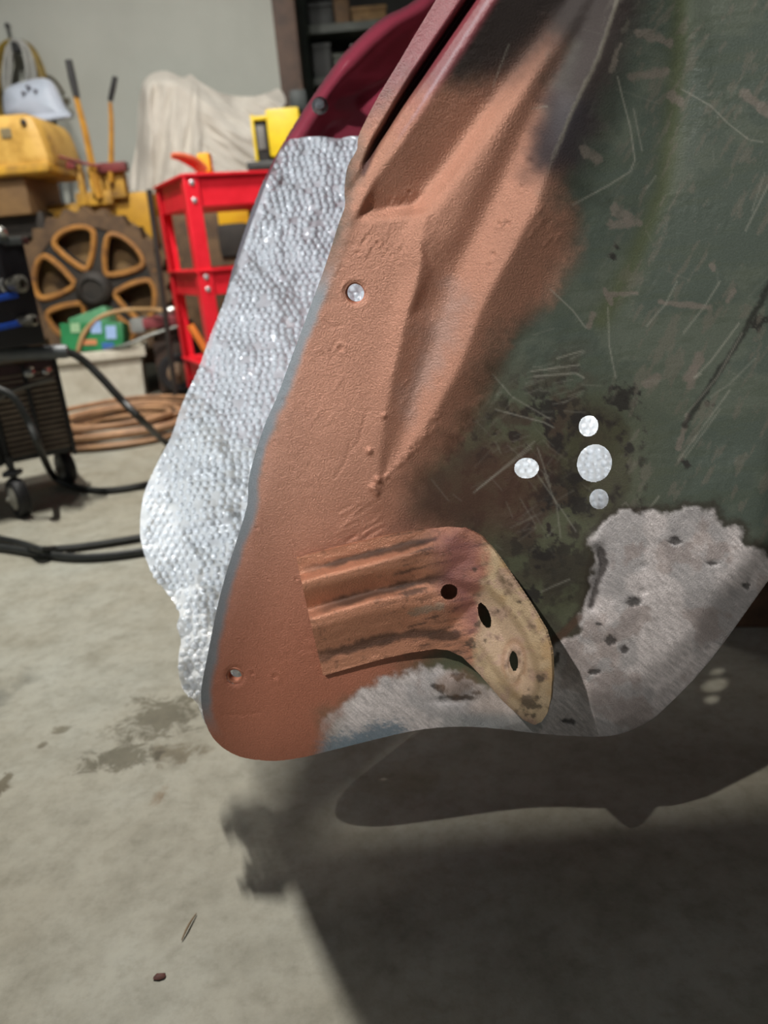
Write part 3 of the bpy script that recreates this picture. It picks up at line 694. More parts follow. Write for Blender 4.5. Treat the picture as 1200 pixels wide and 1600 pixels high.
def br_micro(X, Y, SO):
    h = 0.35 * (fbm(X, Y, 10, 4, 61) - 0.5) + 0.9 * (fbm(X, Y, 14, 4, 62, .5, 2.4, -0.25) - .5) * sstep(.45, .6, fbm(X, Y, 46, 3, 63)) * sstep(720, 640, X)
    e = np.sqrt(((X - 803) / 14) ** 2 + ((Y - 1035) / 27) ** 2); h += 1.6 * sstep(1.25, .85, e) - 1.0 * sstep(.75, .55, e)
    return h
def br_paint(X, Y, SO, H):
    C = np.zeros(X.shape + (3,)); S = np.zeros(X.shape + (3,)); S[..., 0] = .5; S[..., 1] = .1; S[..., 2] = 1
    n1 = fbm(X, Y, 60, 4, 71); n2 = fbm(X, Y, 20, 4, 72); n3 = fbm(X, Y, 7, 3, 73); ns = fbm(X, Y, 16, 4, 74, .4, 3, -.25)
    def lay(mask, col, rough=None, metal=None):
        m = np.clip(mask, 0, 1)[..., None]; C[:] = C * (1 - m) + lin(col) * m
        if rough is not None: S[..., 0] = S[..., 0] * (1 - m[..., 0]) + rough * m[..., 0]
        if metal is not None: S[..., 1] = S[..., 1] * (1 - m[..., 0]) + metal * m[..., 0]
    lay(np.ones(X.shape), (200, 142, 114), .36, .4)
    # old black dirt, and rib shade painted dark along the grooves
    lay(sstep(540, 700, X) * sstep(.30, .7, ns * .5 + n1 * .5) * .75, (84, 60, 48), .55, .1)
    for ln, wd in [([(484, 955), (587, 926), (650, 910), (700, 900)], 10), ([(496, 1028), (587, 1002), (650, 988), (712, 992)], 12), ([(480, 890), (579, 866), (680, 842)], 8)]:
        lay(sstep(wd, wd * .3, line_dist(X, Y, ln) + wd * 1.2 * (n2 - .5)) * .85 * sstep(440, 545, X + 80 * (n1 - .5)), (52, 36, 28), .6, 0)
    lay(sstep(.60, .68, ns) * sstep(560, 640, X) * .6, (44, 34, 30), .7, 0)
    # maroon at the bend
    lay(sstep(30, -20, poly_sdf(X, Y, [(680, 830), (730, 828), (750, 860), (742, 930), (752, 985), (735, 980), (705, 935), (690, 880)]) + 30 * (n2 - .5)) * .85, (132, 84, 80), .5, 0)
    lay(sstep(8, 2, line_dist(X, Y, [(640, 958), (690, 948)]) + 10 * (n3 - .5)) * .6, (150, 140, 124), .5)
    # cream tongue with rust and dirt
    tn = sstep(-8, 14, (X - 738) * .9 + (Y - 900) * .12 - 14 + 30 * (n2 - .5))
    tn = np.maximum(tn, sstep(735, 755, X) * (Y > 990))
    lay(tn, (190, 166, 134), .55, 0)
    lay(tn * sstep(.46, .62, n1) * .6, (178, 142, 96)); lay(tn * sstep(.52, .64, n2) * .5, (186, 150, 140)); lay(tn * sstep(.54, .72, n3 * .4 + n2 * .6) * .55, (116, 96, 70))
    lay(tn * np.exp(-((SO + 16) / 6) ** 2) * sstep(.35, .6, n2) * .5, (110, 92, 66))
    e = np.sqrt(((X - 803) / 16) ** 2 + ((Y - 1035) / 30) ** 2); lay(np.exp(-((e - 1.1) / .2) ** 2) * .7 * sstep(.35, .6, n2 + .1), (150, 108, 62))
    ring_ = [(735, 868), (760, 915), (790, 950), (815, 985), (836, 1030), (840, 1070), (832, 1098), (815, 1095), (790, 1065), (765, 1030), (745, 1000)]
    lay(tn * sstep(9, 1, line_dist(X, Y, ring_) + 7 * (n2 - .5)) * .5, (126, 102, 72))  # dish shade painted in as a darker line
    lay(tn * sstep(0, -14, poly_sdf(X, Y, ring_) + 24 * (n1 - .5)) * .4, (190, 160, 142))
    low = sstep(18, -4, line_dist(X, Y, [(720, 1030), (760, 1072), (800, 1115), (835, 1135)]) + 8 * (n3 - .5))
    lay(low * .8, (126, 100, 86), .6, 0)
    for (x, y, r) in [(812, 940, 6), (742, 890, 4), (745, 975, 6), (758, 1000, 5), (828, 1100, 22), (845, 1060, 8), (735, 1005, 9), (778, 955, 4)]:
        d = np.sqrt((X - x) ** 2 + (Y - y) ** 2) / r; lay(sstep(1, .4, d + 2 * (n3 - .5)) * .75, (56, 46, 36), .7, 0)
    lay(sstep(.60, .8, n3 * .5 + n2 * .5) * .5, (70, 54, 44))
    return C, S
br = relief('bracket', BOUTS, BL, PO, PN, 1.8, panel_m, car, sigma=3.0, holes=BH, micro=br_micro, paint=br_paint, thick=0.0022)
br['label'] = 'ribbed steel bracket with cream rounded tongue and three holes'

# ------------------------------------------------------------------ unseen car shell above the panel, its edge shaped to shade the floor
shell_m = mat('maroon_shell_paint', (112, 42, 54), (98, 36, 46), rough=0.35, scale=9)
bm = bmesh.new(); rows = []
tl, tr_ = plane_pt(790, -146, -4), plane_pt(1328, -146, -8)
edge = [(tl.x, .482, tl.z), (tl.x - .03, .50, .84), (.01, .54, .90), (-.08, .60, .94), (-.17, .68, .95), (-.27, .785, .955), (-.315, .874, .96), (-.355, .97, .96), (-.385, 1.06, .98), (-.38, 1.2, 1.06), (-.34, 1.4, 1.20), (-.2, 1.6, 1.32)]
for (x, y, z) in edge:
    rows.append([bm.verts.new((x + (1.1 - x) * (j / 8) ** 1.2, y, z + (.10 * math.sin(j / 8 * math.pi * .5) if z > .8 else 0))) for j in range(9)])
for i in range(len(rows) - 1):
    for j in range(8): bm.faces.new((rows[i][j], rows[i][j + 1], rows[i + 1][j + 1], rows[i + 1][j]))
ww = obj('shade_shell', bm, shell_m, car); s = ww.modifiers.new('sheet_thickness', 'SOLIDIFY'); s.thickness = 0.0015

# ------------------------------------------------------------------ maroon arch behind
AO = at(500, 200, 1.0)
AOUT = smooth_poly([(1050, -330), (930, -250), (810, -140), (715, -60), (645, 2), (600, 26), (562, 58), (530, 92), (490, 148), (455, 202), (425, 255), (404, 300), (385, 352), (362, 425), (345, 490), (328, 545), (318, 600), (330, 660), (420, 700), (640, 640), (820, 460), (1000, 250), (1080, -100)], 4)
RIM = [(1050, -332), (930, -252), (810, -142), (715, -62), (645, 2), (600, 26), (562, 58), (530, 92), (490, 148), (455, 202), (425, 255), (404, 300), (385, 352), (362, 425), (345, 490), (328, 545), (318, 600)]
def offs(pts, dx, dy, h): return [(p[0] + dx, p[1] + dy, h) for p in pts]
AL = [offs(RIM, -14, -9, -14), offs(RIM, 4, 3, 6), offs(RIM, 13, 8, 10), offs(RIM, 24, 15, 6), offs(RIM, 31, 20, -10), offs(RIM, 40, 26, -16), offs(RIM, 90, 60, -45),
      [(520, 160, -38), (560, 140, -44), (610, 118, -46), (650, 95, -50)], [(505, 200, -36), (560, 172, -38), (620, 140, -44)], offs(RIM, 190, 130, -80), [(560, 640, -60), (700, 300, -90), (760, 100, -90)]]
def arch_paint(X, Y, SO, H):
    C = np.zeros(X.shape + (3,)); S = np.zeros(X.shape + (3,)); S[..., 0] = .24; S[..., 2] = .05
    n2 = fbm(X, Y, 26, 4, 81); n3 = fbm(X, Y, 8, 3, 82)
    C[:] = lin((160, 62, 78)) * (0.85 + .3 * fbm(X, Y, 120, 3, 83))[..., None]
    m = sstep(-8, -2, SO + 4 * (n3 - .5))[..., None] * .6; C[:] = C * (1 - m) + lin((96, 74, 76)) * m
    m = (sstep(20, 4, line_dist(X, Y, [(408, 290), (392, 335), (372, 400), (350, 480), (332, 545)]) + 14 * (n2 - .5)))[..., None] * .9
    C[:] = C * (1 - m) + lin((112, 112, 116)) * m; S[..., 0] += .25 * m[..., 0]
    return C, S
arch_m = painted_mat('maroon_gloss', grain=.03, gscale=300, bump=.05, bscale=200)
arch = relief('fender_arch', AOUT, AL, AO, (0, -1, 0), 4.0, arch_m, car, sigma=6, paint=arch_paint, thick=0.0012)
arch['label'] = 'glossy maroon wheel arch with rolled rim'
steel_s = mat('screw_steel', (150, 150, 152), (110, 108, 108), rough=.35, metal=.8, scale=200)
p = at(500, 166, .992); bm = bmesh.new(); lathe(bm, [(.0095, 0), (.0095, .003), (.006, .006), (.0055, .009), (.002, .0092)], p, (0, -1, .1), 16)
obj('screw', bm, steel_s, arch)

# ================================================================== bubble wrap hanging behind the panel
WO = at(400, 600, 0.8)
WOUT = smooth_poly([(447, 222), (470, 215), (500, 213), (530, 216), (560, 213), (640, 230), (760, 330), (880, 480), (1000, 600), (1030, 720), (1000, 860), (880, 900), (700, 940), (560, 1010), (450, 1100), (345, 1145), (318, 1125), (308, 1098), (286, 1078),
                    (278, 1040), (282, 1000), (276, 978), (280, 955), (252, 915), (234, 888), (220, 845), (220, 800), (228, 762), (250, 715), (268, 680), (285, 630), (310, 575), (330, 520), (352, 465), (378, 390), (402, 325), (425, 262)], 4)
WL = [[(380, 160, -150), (500, 195, -150), (640, 190, -140)], [(430, 260, -140), (540, 270, -130), (700, 300, -120)], [(380, 400, -118), (480, 400, -95), (600, 420, -90)],
      [(310, 560, -75), (400, 540, -45), (480, 560, -50), (700, 560, -40)], [(250, 690, -20), (330, 690, 5), (420, 680, 0), (600, 700, 20)],
      [(200, 800, 25), (300, 800, 62), (400, 800, 70), (600, 820, 70), (1000, 820, 60)], [(215, 880, 50), (300, 900, 84), (400, 900, 95)], [(260, 960, 100), (330, 960, 112), (500, 960, 120)],
      [(265, 1020, 138), (330, 1020, 150)], [(280, 1080, 165), (340, 1080, 176), (450, 1080, 160)], [(300, 1150, 190), (360, 1150, 190)], [(1040, 600, -30), (900, 500, -60)]]
def wrap_micro(X, Y, SO):
    h = 40 * (fbm(X, Y, 130, 3, 91) - .5) + 10 * (fbm(X, Y, 18, 3, 94) - .5) + 18 * (fbm(X, Y, 50, 3, 92, 1, 1.6, .5) - .5)
    h += -8 * np.exp(-(line_dist(X, Y, [(400, 400), (415, 430), (440, 445), (500, 425)]) / 9) ** 2) + 8 * np.exp(-(line_dist(X, Y, [(250, 700), (340, 690), (420, 640)]) / 26) ** 2)
    h += 10 * (fbm(X, Y, 26, 3, 93) - .5) * sstep(950, 1000, Y)
    return h
def film():
    m = bpy.data.materials.new('clear_bubble_film'); m.use_nodes = True; nt = m.node_tree; N = nt.nodes; K = nt.links
    b = N['Principled BSDF']; out = N['Material Output']
    b.inputs['Base Color'].default_value = L4((244, 247, 250)); b.inputs['Roughness'].default_value = .18; b.inputs['Specular IOR Level'].default_value = .7
    tc = N.new('ShaderNodeTexCoord'); nz = N.new('ShaderNodeTexNoise'); nz.inputs['Scale'].default_value = 260; K.new(tc.outputs['Object'], nz.inputs['Vector'])
    bp = N.new('ShaderNodeBump'); bp.inputs['Strength'].default_value = .3; bp.inputs['Distance'].default_value = .002; K.new(nz.outputs['Fac'], bp.inputs['Height']); K.new(bp.outputs['Normal'], b.inputs['Normal'])
    tl_ = N.new('ShaderNodeBsdfTranslucent'); tl_.inputs[0].default_value = L4((246, 249, 252))
    tr_ = N.new('ShaderNodeBsdfTransparent'); tr_.inputs[0].default_value = (.97, .98, .98, 1)
    m1 = N.new('ShaderNodeMixShader'); m1.inputs[0].default_value = .35; K.new(b.outputs[0], m1.inputs[1]); K.new(tl_.outputs[0], m1.inputs[2])
    m2 = N.new('ShaderNodeMixShader'); m2.inputs[0].default_value = .22; K.new(m1.outputs[0], m2.inputs[1]); K.new(tr_.outputs[0], m2.inputs[2])
    K.new(m2.outputs[0], out.inputs['Surface']); return m
film_m = film()
def bubbles(X, Y, S, P):
    x0, y0, st = X[0, 0], Y[0, 0], X[0, 1] - X[0, 0]; ny, nx = X.shape
    Gx = np.gradient(P, axis=1); Gy = np.gradient(P, axis=0); Nn = np.cross(Gx, Gy); Nn /= np.linalg.norm(Nn, axis=2, keepdims=True)
    Nn[Nn[..., 1] > 0] *= -1
    pts = []; rsb = np.random.RandomState(8)
    # rows 8.4 mm apart, 9.6 mm pitch, laid along the sheet
    yy = y0
    row = 0
    while yy < Y[-1, 0]:
        ic = min(nx - 1, max(0, int((430 - x0) / st))); jc = min(ny - 1, int((yy - y0) / st))
        sc = np.linalg.norm(P[jc, ic] - CP) / FPX
        xx = x0 + (0.5 * 0.0082 / sc if row % 2 else 0)
        while xx < X[0, -1]:
            yw = yy + (xx - 430) * -0.10
            i = (xx - x0) / st; j = (yw - y0) / st
            if 0 <= i < nx - 1 and 0 <= j < ny - 1 and S[int(j), int(i)] < -2.5 and rsb.rand() > .08:
                i0, j0 = int(i), int(j); fx, fy = i - i0, j - j0
                p = (P[j0, i0] * (1 - fx) + P[j0, i0 + 1] * fx) * (1 - fy) + (P[j0 + 1, i0] * (1 - fx) + P[j0 + 1, i0 + 1] * fx) * fy
                pts.append((p, Nn[j0, i0] + rsb.normal(0, .34, 3)))
            xx += (0.0082 + rsb.normal(0, .0005)) / sc
        yy += 0.0068 / sc; row += 1
    n = len(pts); C0 = np.array([p for p, _ in pts]); Nm = np.array([q for _, q in pts]); Nm /= np.linalg.norm(Nm, axis=1, keepdims=True)
    U_ = np.cross(Nm, np.array([0.1, 0, 1.0])); U_ /= np.linalg.norm(U_, axis=1, keepdims=True); V_ = np.cross(Nm, U_)
    R = 0.0038; K = 8; rs = np.random.RandomState(2); hs = rs.uniform(.55, 1.0, n)
    ring = [(R, -0.0004), (R * .86, .0018), (R * .5, .0031)]
    vv = np.zeros((n, K * 3 + 1, 3))
    for a, (r, z) in enumerate(ring):
        for k in range(K):
            t = 2 * math.pi * (k + .5 * (a % 2)) / K
            vv[:, a * K + k] = C0 + U_ * (r * math.cos(t)) + V_ * (r * math.sin(t)) + Nm * (z * hs)[:, None]
    vv[:, -1] = C0 + Nm * (0.0035 * hs)[:, None]
    tri = []
    for a in range(2):
        for k in range(K):
            k2 = (k + 1) % K; A, B, C_, D_ = a * K + k, a * K + k2, (a + 1) * K + k2, (a + 1) * K + k
            tri += [(A, B, C_), (A, C_, D_)]
    for k in range(K): tri.append((2 * K + k, 2 * K + (k + 1) % K, 3 * K))
    tri = np.array(tri); F = (tri[None] + (np.arange(n) * (3 * K + 1))[:, None, None]).reshape(-1, 3)
    me = bpy.data.meshes.new('bubbles'); V = vv.reshape(-1, 3)
    me.vertices.add(len(V)); me.vertices.foreach_set('co', V.ravel()); me.loops.add(F.size); me.loops.foreach_set('vertex_index', F.ravel().astype(np.int32))
    me.polygons.add(len(F)); me.polygons.foreach_set('loop_start', (np.arange(len(F)) * 3).astype(np.int32)); me.polygons.foreach_set('use_smooth', np.ones(len(F), bool)); me.update(calc_edges=True)
    me.materials.append(film_m); o = bpy.data.objects.new('bubbles', me); COL.objects.link(o); o['kind'] = 'stuff'; wrap_parts.append(o)
wrap_parts = []
wrap = relief('bubble_wrap', WOUT, WL, WO, (0, -1, 0), 4.0, film_m, None, sigma=14, micro=wrap_micro, thick=0, hook=bubbles)
tag(wrap, 'crumpled clear bubble wrap hanging between copper flange and maroon arch', 'bubble wrap')
for o in wrap_parts: o.parent = wrap

# timber cribbing under the car on the right
timber = mat('dark_timber', (96, 68, 48), (66, 46, 32), rough=.7, scale=18, bump=.4, bscale=80)
q = fl(1172, 1014)
bm = bmesh.new(); box(bm, (q.x + .16, q.y + .12, .0905), (.42, .18, .18), rz=-.18, bev=.006)
tag(obj('timber_block', bm, timber), 'dark brown timber block on the floor under the steel corner', 'timber')

# added unseen spot fixture behind the camera, flaps block its light from the floor
lm = mat('fixture_black', (40, 40, 42), (30, 30, 32), rough=.5); lst = mat('fixture_steel', (150, 150, 152), (130, 130, 132), rough=.4, metal=.6)
wl = thing('added_spot_stand', 'added unseen black spot fixture with light-blocking flaps on a steel stand', 'lamp', (LAMP.x, LAMP.y - .12, 0))
ax = (Vector((0.03, 0.50, 0.56)) - LAMP).normalized()
bm = bmesh.new(); n_ = 24; u = ax.orthogonal().normalized(); v = ax.cross(u); rg = []
for (r, z) in ((.02, -.05), (.05, -.045), (.085, -.01), (.10, .05), (.103, .05), (.088, -.014), (.052, -.05), (.02, -.056)):
    rg.append([bm.verts.new(LAMP + ax * z + (u * math.cos(2 * math.pi * k / n_) + v * math.sin(2 * math.pi * k / n_)) * r) for k in range(n_)])
for i in range(len(rg)):
    A, B = rg[i], rg[(i + 1) % len(rg)]
    for k in range(n_): bm.faces.new((A[k], A[(k + 1) % n_], B[(k + 1) % n_], B[k]))
obj('housing', bm, lm, wl)
bm = bmesh.new(); E1 = LAMP + (Vector((-1.1, .48, .192)) - LAMP) * .30; E2 = LAMP + (Vector((.9, .48, .192)) - LAMP) * .30; dn = Vector((0, -.16, -.10))
vs_ = [bm.verts.new(p) for p in (E1, E2, E2 + dn, E1 + dn)]; bm.faces.new(vs_)
fo = obj('flap', bm, lm, wl); fo.modifiers.new('sheet_thickness', 'SOLIDIFY').thickness = .002
bm = bmesh.new(); E3 = LAMP + (Vector((-.25, .48, -.1)) - LAMP) * .29; E4 = LAMP + (Vector((.10, .48, 1.0)) - LAMP) * .29; sd = Vector((-.16, .0, .03))
vs_ = [bm.verts.new(p) for p in (E3, E4, E4 + sd, E3 + sd)]; bm.faces.new(vs_)
fo = obj('flap', bm, lm, wl); fo.modifiers.new('sheet_thickness', 'SOLIDIFY').thickness = .002
bm = bmesh.new(); tube(bm, [LAMP - ax * .05, LAMP - ax * .10 + Vector((0, 0, -.02)), Vector((LAMP.x, LAMP.y - .12, 1.45)), Vector((LAMP.x, LAMP.y - .12, .02))], .012, 10); obj('pole', bm, lst, wl)
bm = bmesh.new(); lathe(bm, [(.16, 0.0), (.16, .012), (.03, .022)], (LAMP.x, LAMP.y - .12, 0), (0, 0, 1), 28); obj('base', bm, lm, wl)

# ================================================================== background things
def pbox(bm, x0, y0, x1, y1, Y, dy, bev=0.0, rz=0.0, seg=2):
    """box whose front face spans the pixel rectangle at depth Y"""
    c = at((x0 + x1) / 2, (y0 + y1) / 2, Y); k = mpp(c)
    box(bm, (c.x, c.y + dy / 2, c.z), (abs(x1 - x0) * k, dy, abs(y1 - y0) * k), rz=rz, bev=bev, seg=seg)
def px(pts, Y): return [at(p[0], p[1], Y if len(p) < 3 else p[2]) for p in pts]

# ---- red tool cart
red = mat('red_enamel', (238, 40, 56), (226, 34, 48), rough=.35, scale=20)
bolt_m = mat('zinc_bolt', (206, 206, 208), (170, 170, 172), rough=.35, metal=.5, scale=200)
black_rub = mat('black_rubber', (34, 34, 35), (24, 24, 25), rough=.6, scale=30)
cart_p = at(288, 275, 2.55); YAW = math.radians(26)
RZ = Matrix.Rotation(YAW, 3, 'Z'); cl = Vector((cart_p.x, cart_p.y, 0))
cart = thing('tool_cart', 'bright red steel three-tier tool cart beside the bubble wrap', 'tool cart', cl)
CWX, CWY, ZT = 0.62, 0.40, cart_p.z
def cpt(x, y, z): return RZ @ Vector((x, y, 0)) + Vector((cl.x, cl.y, z))
def tray(z, hgt, lip):
    bm = bmesh.new(); t = .003
    box(bm, cpt(CWX / 2, CWY / 2, z - hgt + .004), (CWX - .012, CWY - .012, .004), rz=YAW)
    for (x, y, sx, sy) in ((CWX / 2, .004, CWX, t), (CWX / 2, CWY - .004, CWX, t), (.004, CWY / 2, t, CWY), (CWX - .004, CWY / 2, t, CWY)):
        box(bm, cpt(x, y, z - hgt / 2), (sx, sy, hgt), rz=YAW, bev=.0008, seg=1)
    for (x, y, sx, sy) in ((CWX / 2, -.004, CWX + .01, .016), (CWX / 2, CWY + .004, CWX + .01, .016), (-.004, CWY / 2, .016, CWY), (CWX + .004, CWY / 2, .016, CWY)):
        box(bm, cpt(x, y, z + .002), (sx, sy, .008), rz=YAW, bev=.003)
    return obj('tray', bm, red, cart)
zm = at(306, 425, 2.55).z
for z, hh in ((ZT, .088), (zm, .075), (.20, .075)): tray(z, hh, 1)
for (x, y, sx, sy) in ((0, 0, 1, 1), (CWX, 0, -1, 1), (0, CWY, 1, -1), (CWX, CWY, -1, -1)):
    bm = bmesh.new()
    box(bm, cpt(x + sx * .017, y - sy * .0045, (ZT - .004 + .09) / 2), (.044, .003, ZT - .094), rz=YAW, bev=.0008, seg=1)
    box(bm, cpt(x - sx * .0045, y + sy * .017, (ZT - .004 + .09) / 2), (.003, .044, ZT - .094), rz=YAW, bev=.0008, seg=1)
    leg = obj('leg', bm, red, cart)
    for z in (ZT - .02, ZT - .07, zm - .018, zm - .055, .185, .145):
        bm = bmesh.new(); lathe(bm, [(.0085, 0), (.0085, .002), (.005, .0045), (.001, .005)], cpt(x + sx * .018, y - sy * .006, z), RZ @ Vector((0, -sy, 0)), 12)
        obj('bolt', bm, bolt_m, leg)
    bm = bmesh.new(); lathe(bm, [(.012, -.012), (.042, -.012), (.045, -.006), (.045, .006), (.042, .012), (.012, .012)], cpt(x + sx * .02, y + sy * .02, .0455), RZ @ Vector((1, 0, 0)), 20)
    box(bm, cpt(x + sx * .02, y + sy * .02, .075), (.04, .04, .04), rz=YAW)
    obj('caster', bm, black_rub, cart)
orange = mat('orange_plastic', (224, 120, 84), (206, 104, 70), rough=.4, scale=30)
bm = bmesh.new(); P = px([(268, 243, 2.62), (285, 246, 2.64), (305, 255, 2.68), (318, 268, 2.70)], 2.6); tube(bm, catmull(P, 5), [.006 + .006 * min(1, i / 8) for i in range(16)], 8, flat=1.6)
tag(obj('orange_tool', bm, orange), 'orange tool handle sticking up from the red cart top', 'tool')
yel = mat('clean_yellow', (236, 208, 24), (220, 190, 20), rough=.4, scale=20)
bm = bmesh.new(); pbox(bm, 309, 240, 328, 268, 2.72, .05, bev=.004)
tag(obj('yellow_box', bm, mat('amber_card', (226, 172, 30), (206, 150, 24), rough=.6, scale=20)), 'small amber box standing in the red cart top tray', 'box')
bm = bmesh.new(); a_ = at(297, 508, 2.70); b_ = at(322, 548, 2.70); tube(bm, [a_, b_, a_ + (b_ - a_) * ((a_.z - .148) / (a_.z - b_.z))], .013, 8)
tag(obj('orange_rod', bm, mat('orange_wood', (222, 128, 50), (200, 108, 40), rough=.5)), 'orange rod leaning inside the lower red cart', 'rod')

# ---- white drop cloth over a stand
cloth_m = mat('canvas_cloth', (212, 206, 195), (200, 193, 182), rough=.85, scale=8, bump=.3, bscale=140)
CO = at(300, 200, 4.2)
COUT = smooth_poly([(216, 170), (220, 140), (228, 122), (242, 113), (262, 111), (285, 121), (298, 116), (310, 126), (340, 143), (362, 149), (400, 150), (420, 144), (437, 139), (447, 160), (432, 172), (412, 182), (404, 200), (402, 240), (404, 275), (380, 300), (300, 320), (255, 312), (225, 300), (206, 298), (198, 286), (208, 252), (214, 215)], 3)
CL = [[(190, 300, -130), (205, 200, -150), (215, 120, -140), (260, 98, -170), (310, 105, -180), (360, 132, -190), (450, 125, -200)], [(232, 130, 0), (262, 126, 20), (290, 134, 10)], [(225, 300, 40), (232, 200, 30)], [(300, 310, 110), (310, 200, 60)],
      [(330, 160, 10), (370, 175, 0), (420, 160, -40)], [(380, 300, 90), (360, 220, 60), (395, 200, 0)]]
def cloth_micro(X, Y, SO):
    left = sstep(335, 295, X - .1 * (Y - 200))
    f = 120 * (fbm(X, Y, 36, 3, 101, 2.4, .30, .06) - .5) * sstep(112, 150, Y)
    g = 110 * (fbm(X, Y, 36, 3, 102, 2.2, .35, -.95) - .5)
    return f * left + g * (1 - left)
cl_o = relief('drop_cloth', COUT, CL, CO, (0, -1, 0), 2.0, cloth_m, None, sigma=5, micro=cloth_micro, thick=.003)
tag(cl_o, 'off-white cloth draped in folds in front of the grey wall', 'cloth')

# ---- yellow and black case behind the arch
bcase = mat('case_black', (40, 40, 36), (30, 30, 28), rough=.5)
cs = thing('tool_case', 'yellow case with black side next to the maroon arch', 'case', (at(425, 240, 3.45).x, 3.55, 0))
bm = bmesh.new(); pbox(bm, 418, 172, 470, 240, 3.45, .2, bev=.012); obj('body', bm, yel, cs)
bm = bmesh.new(); pbox(bm, 398, 184, 418, 250, 3.47, .2, bev=.006); sd_ = obj('side', bm, bcase, cs)
bm = bmesh.new(); pbox(bm, 395, 183, 399.5, 249, 3.45, .2, bev=.004); pbox(bm, 395, 181, 418, 187, 3.45, .03, bev=.003); obj('edge_trim', bm, yel, cs)
bm = bmesh.new(); pbox(bm, 402, 198, 414, 232, 3.46, .02, bev=.003); obj('pocket', bm, mat('case_grey', (120, 120, 114), (100, 100, 96), rough=.5), sd_)
bm = bmesh.new(); pbox(bm, 385, 250, 470, 262, 3.43, .3, bev=.01); c_ = at(436, 256, 3.58)
box(bm, (c_.x, 3.58, c_.z / 2), (.10, .1, c_.z - .02)); box(bm, (c_.x, 3.58, .011), (.3, .3, .02))
tag(obj('stand', bm, mat('stand_grey', (60, 60, 58), (46, 46, 44), rough=.5)), 'dark stand carrying the yellow and black case', 'stand')

# ---- yellow crawler tractor
ty = mat('worn_yellow', (198, 150, 44), (150, 112, 44), rough=.6, scale=9, c3=(84, 62, 40), bump=.3, bscale=40, pos=(.40, .60))
tyl = mat('seat_yellow', (206, 164, 80), (178, 136, 54), rough=.55, scale=11, c3=(104, 80, 52), pos=(.40, .58))
rust = mat('rusty_brown', (104, 80, 54), (74, 56, 40), rough=.75, scale=14, c3=(140, 100, 52), bump=.5, bscale=50)
rusto = mat('rust_orange', (168, 116, 52), (128, 86, 42), rough=.65, scale=16, c3=(90, 62, 40))
dkb = mat('greasy_dark', (48, 42, 36), (34, 30, 26), rough=.7, scale=12)
brown = mat('brown_crate', (128, 98, 60), (104, 78, 48), rough=.75, scale=9)
blackg = mat('black_grip', (36, 36, 36), (26, 26, 26), rough=.5)
redp = mat('dull_red', (122, 46, 44), (96, 36, 34), rough=.5)
TY = 3.3
hub = at(150, 452, TY)
tr = thing('crawler_tractor', 'old yellow crawler tractor with rusty spoked sprocket and two levers', 'tractor', (hub.x, TY, 0))
bm = bmesh.new(); box(bm, (hub.x - .15, 3.80, .42), (1.5, .55, .62), bev=.03); obj('chassis', bm, rust, tr)
bm = bmesh.new(); pbox(bm, 60, 318, 170, 352, 3.42, .5, bev=.02); pbox(bm, 55, 338, 90, 366, 3.40, .2, bev=.015); obj('deck', bm, ty, tr)
bm = bmesh.new(); pbox(bm, 168, 304, 236, 384, 3.42, .45, bev=.02); obj('side_panel', bm, mat('panel_yellow', (196, 148, 32), (172, 126, 30), rough=.5, scale=8, c3=(96, 76, 40)), tr)
bm = bmesh.new(); pbox(bm, 250, 300, 384, 420, 3.62, .4, bev=.03); obj('engine_block', bm, rust, tr)
bm = bmesh.new(); pbox(bm, 338, 308, 388, 352, 3.52, .1, bev=.02); obj('yellow_cover', bm, mat('cover_yellow', (220, 168, 20), (206, 150, 20), rough=.45), tr)
bm = bmesh.new(); pbox(bm, 340, 350, 390, 400, 3.5, .1, bev=.03); obj('filter_housing', bm, dkb, tr)
for i, (x, y, r) in enumerate([(262, 330, 9), (268, 372, 11), (290, 350, 8), (280, 400, 10), (318, 372, 7)]):
    p = at(x, y, 3.6); bm = bmesh.new(); lathe(bm, [(r * .0028, 0), (r * .0028, .06), (r * .0018, .075), (.004, .08)], p + Vector((0, .03, 0)), (0, -1, 0), 14); obj('pipe_cap', bm, rusto if i % 2 else dkb, tr)
# seat and box under it
bm = bmesh.new(); pbox(bm, -45, 182, 72, 272, 3.22, .40, bev=.07, seg=4)
for v in bm.verts:
    v.co.x -= .03 * max(0, (v.co.z - at(30, 225, 3.2).z)) / .1 if v.co.x > -1.2 else 0
seat = obj('seat', bm, tyl, tr)
bm = bmesh.new(); pbox(bm, -45, 258, 76, 274, 3.20, .42, bev=.02, seg=3); obj('seat_base', bm, ty, tr)
for (x, y, w_, h_) in ((9, 208, 16, 14),):
    bm = bmesh.new(); pbox(bm, x - w_ / 2, y - h_ / 2, x + w_ / 2, y + h_ / 2, 3.214, .008, bev=.003); obj('patch', bm, mat('patch_grey', (134, 124, 92), (116, 104, 76), rough=.6), seat)
bm = bmesh.new(); lathe(bm, [(.011, 0), (.011, .006), (.004, .01)], at(37, 191, 3.215), (0, -1, 0), 12); obj('rivet', bm, dkb, seat)
bm = bmesh.new(); pbox(bm, -45, 275, 43, 336, 3.24, .36, bev=.015); obj('crate', bm, brown, tr)
bm = bmesh.new(); pbox(bm, 42, 276, 64, 300, 3.4, .2, bev=.012); obj('bracket_block', bm, ty, tr)
bm = bmesh.new(); pbox(bm, -45, 336, 70, 372, 3.3, .3, bev=.01); obj('frame_rail', bm, dkb, tr)
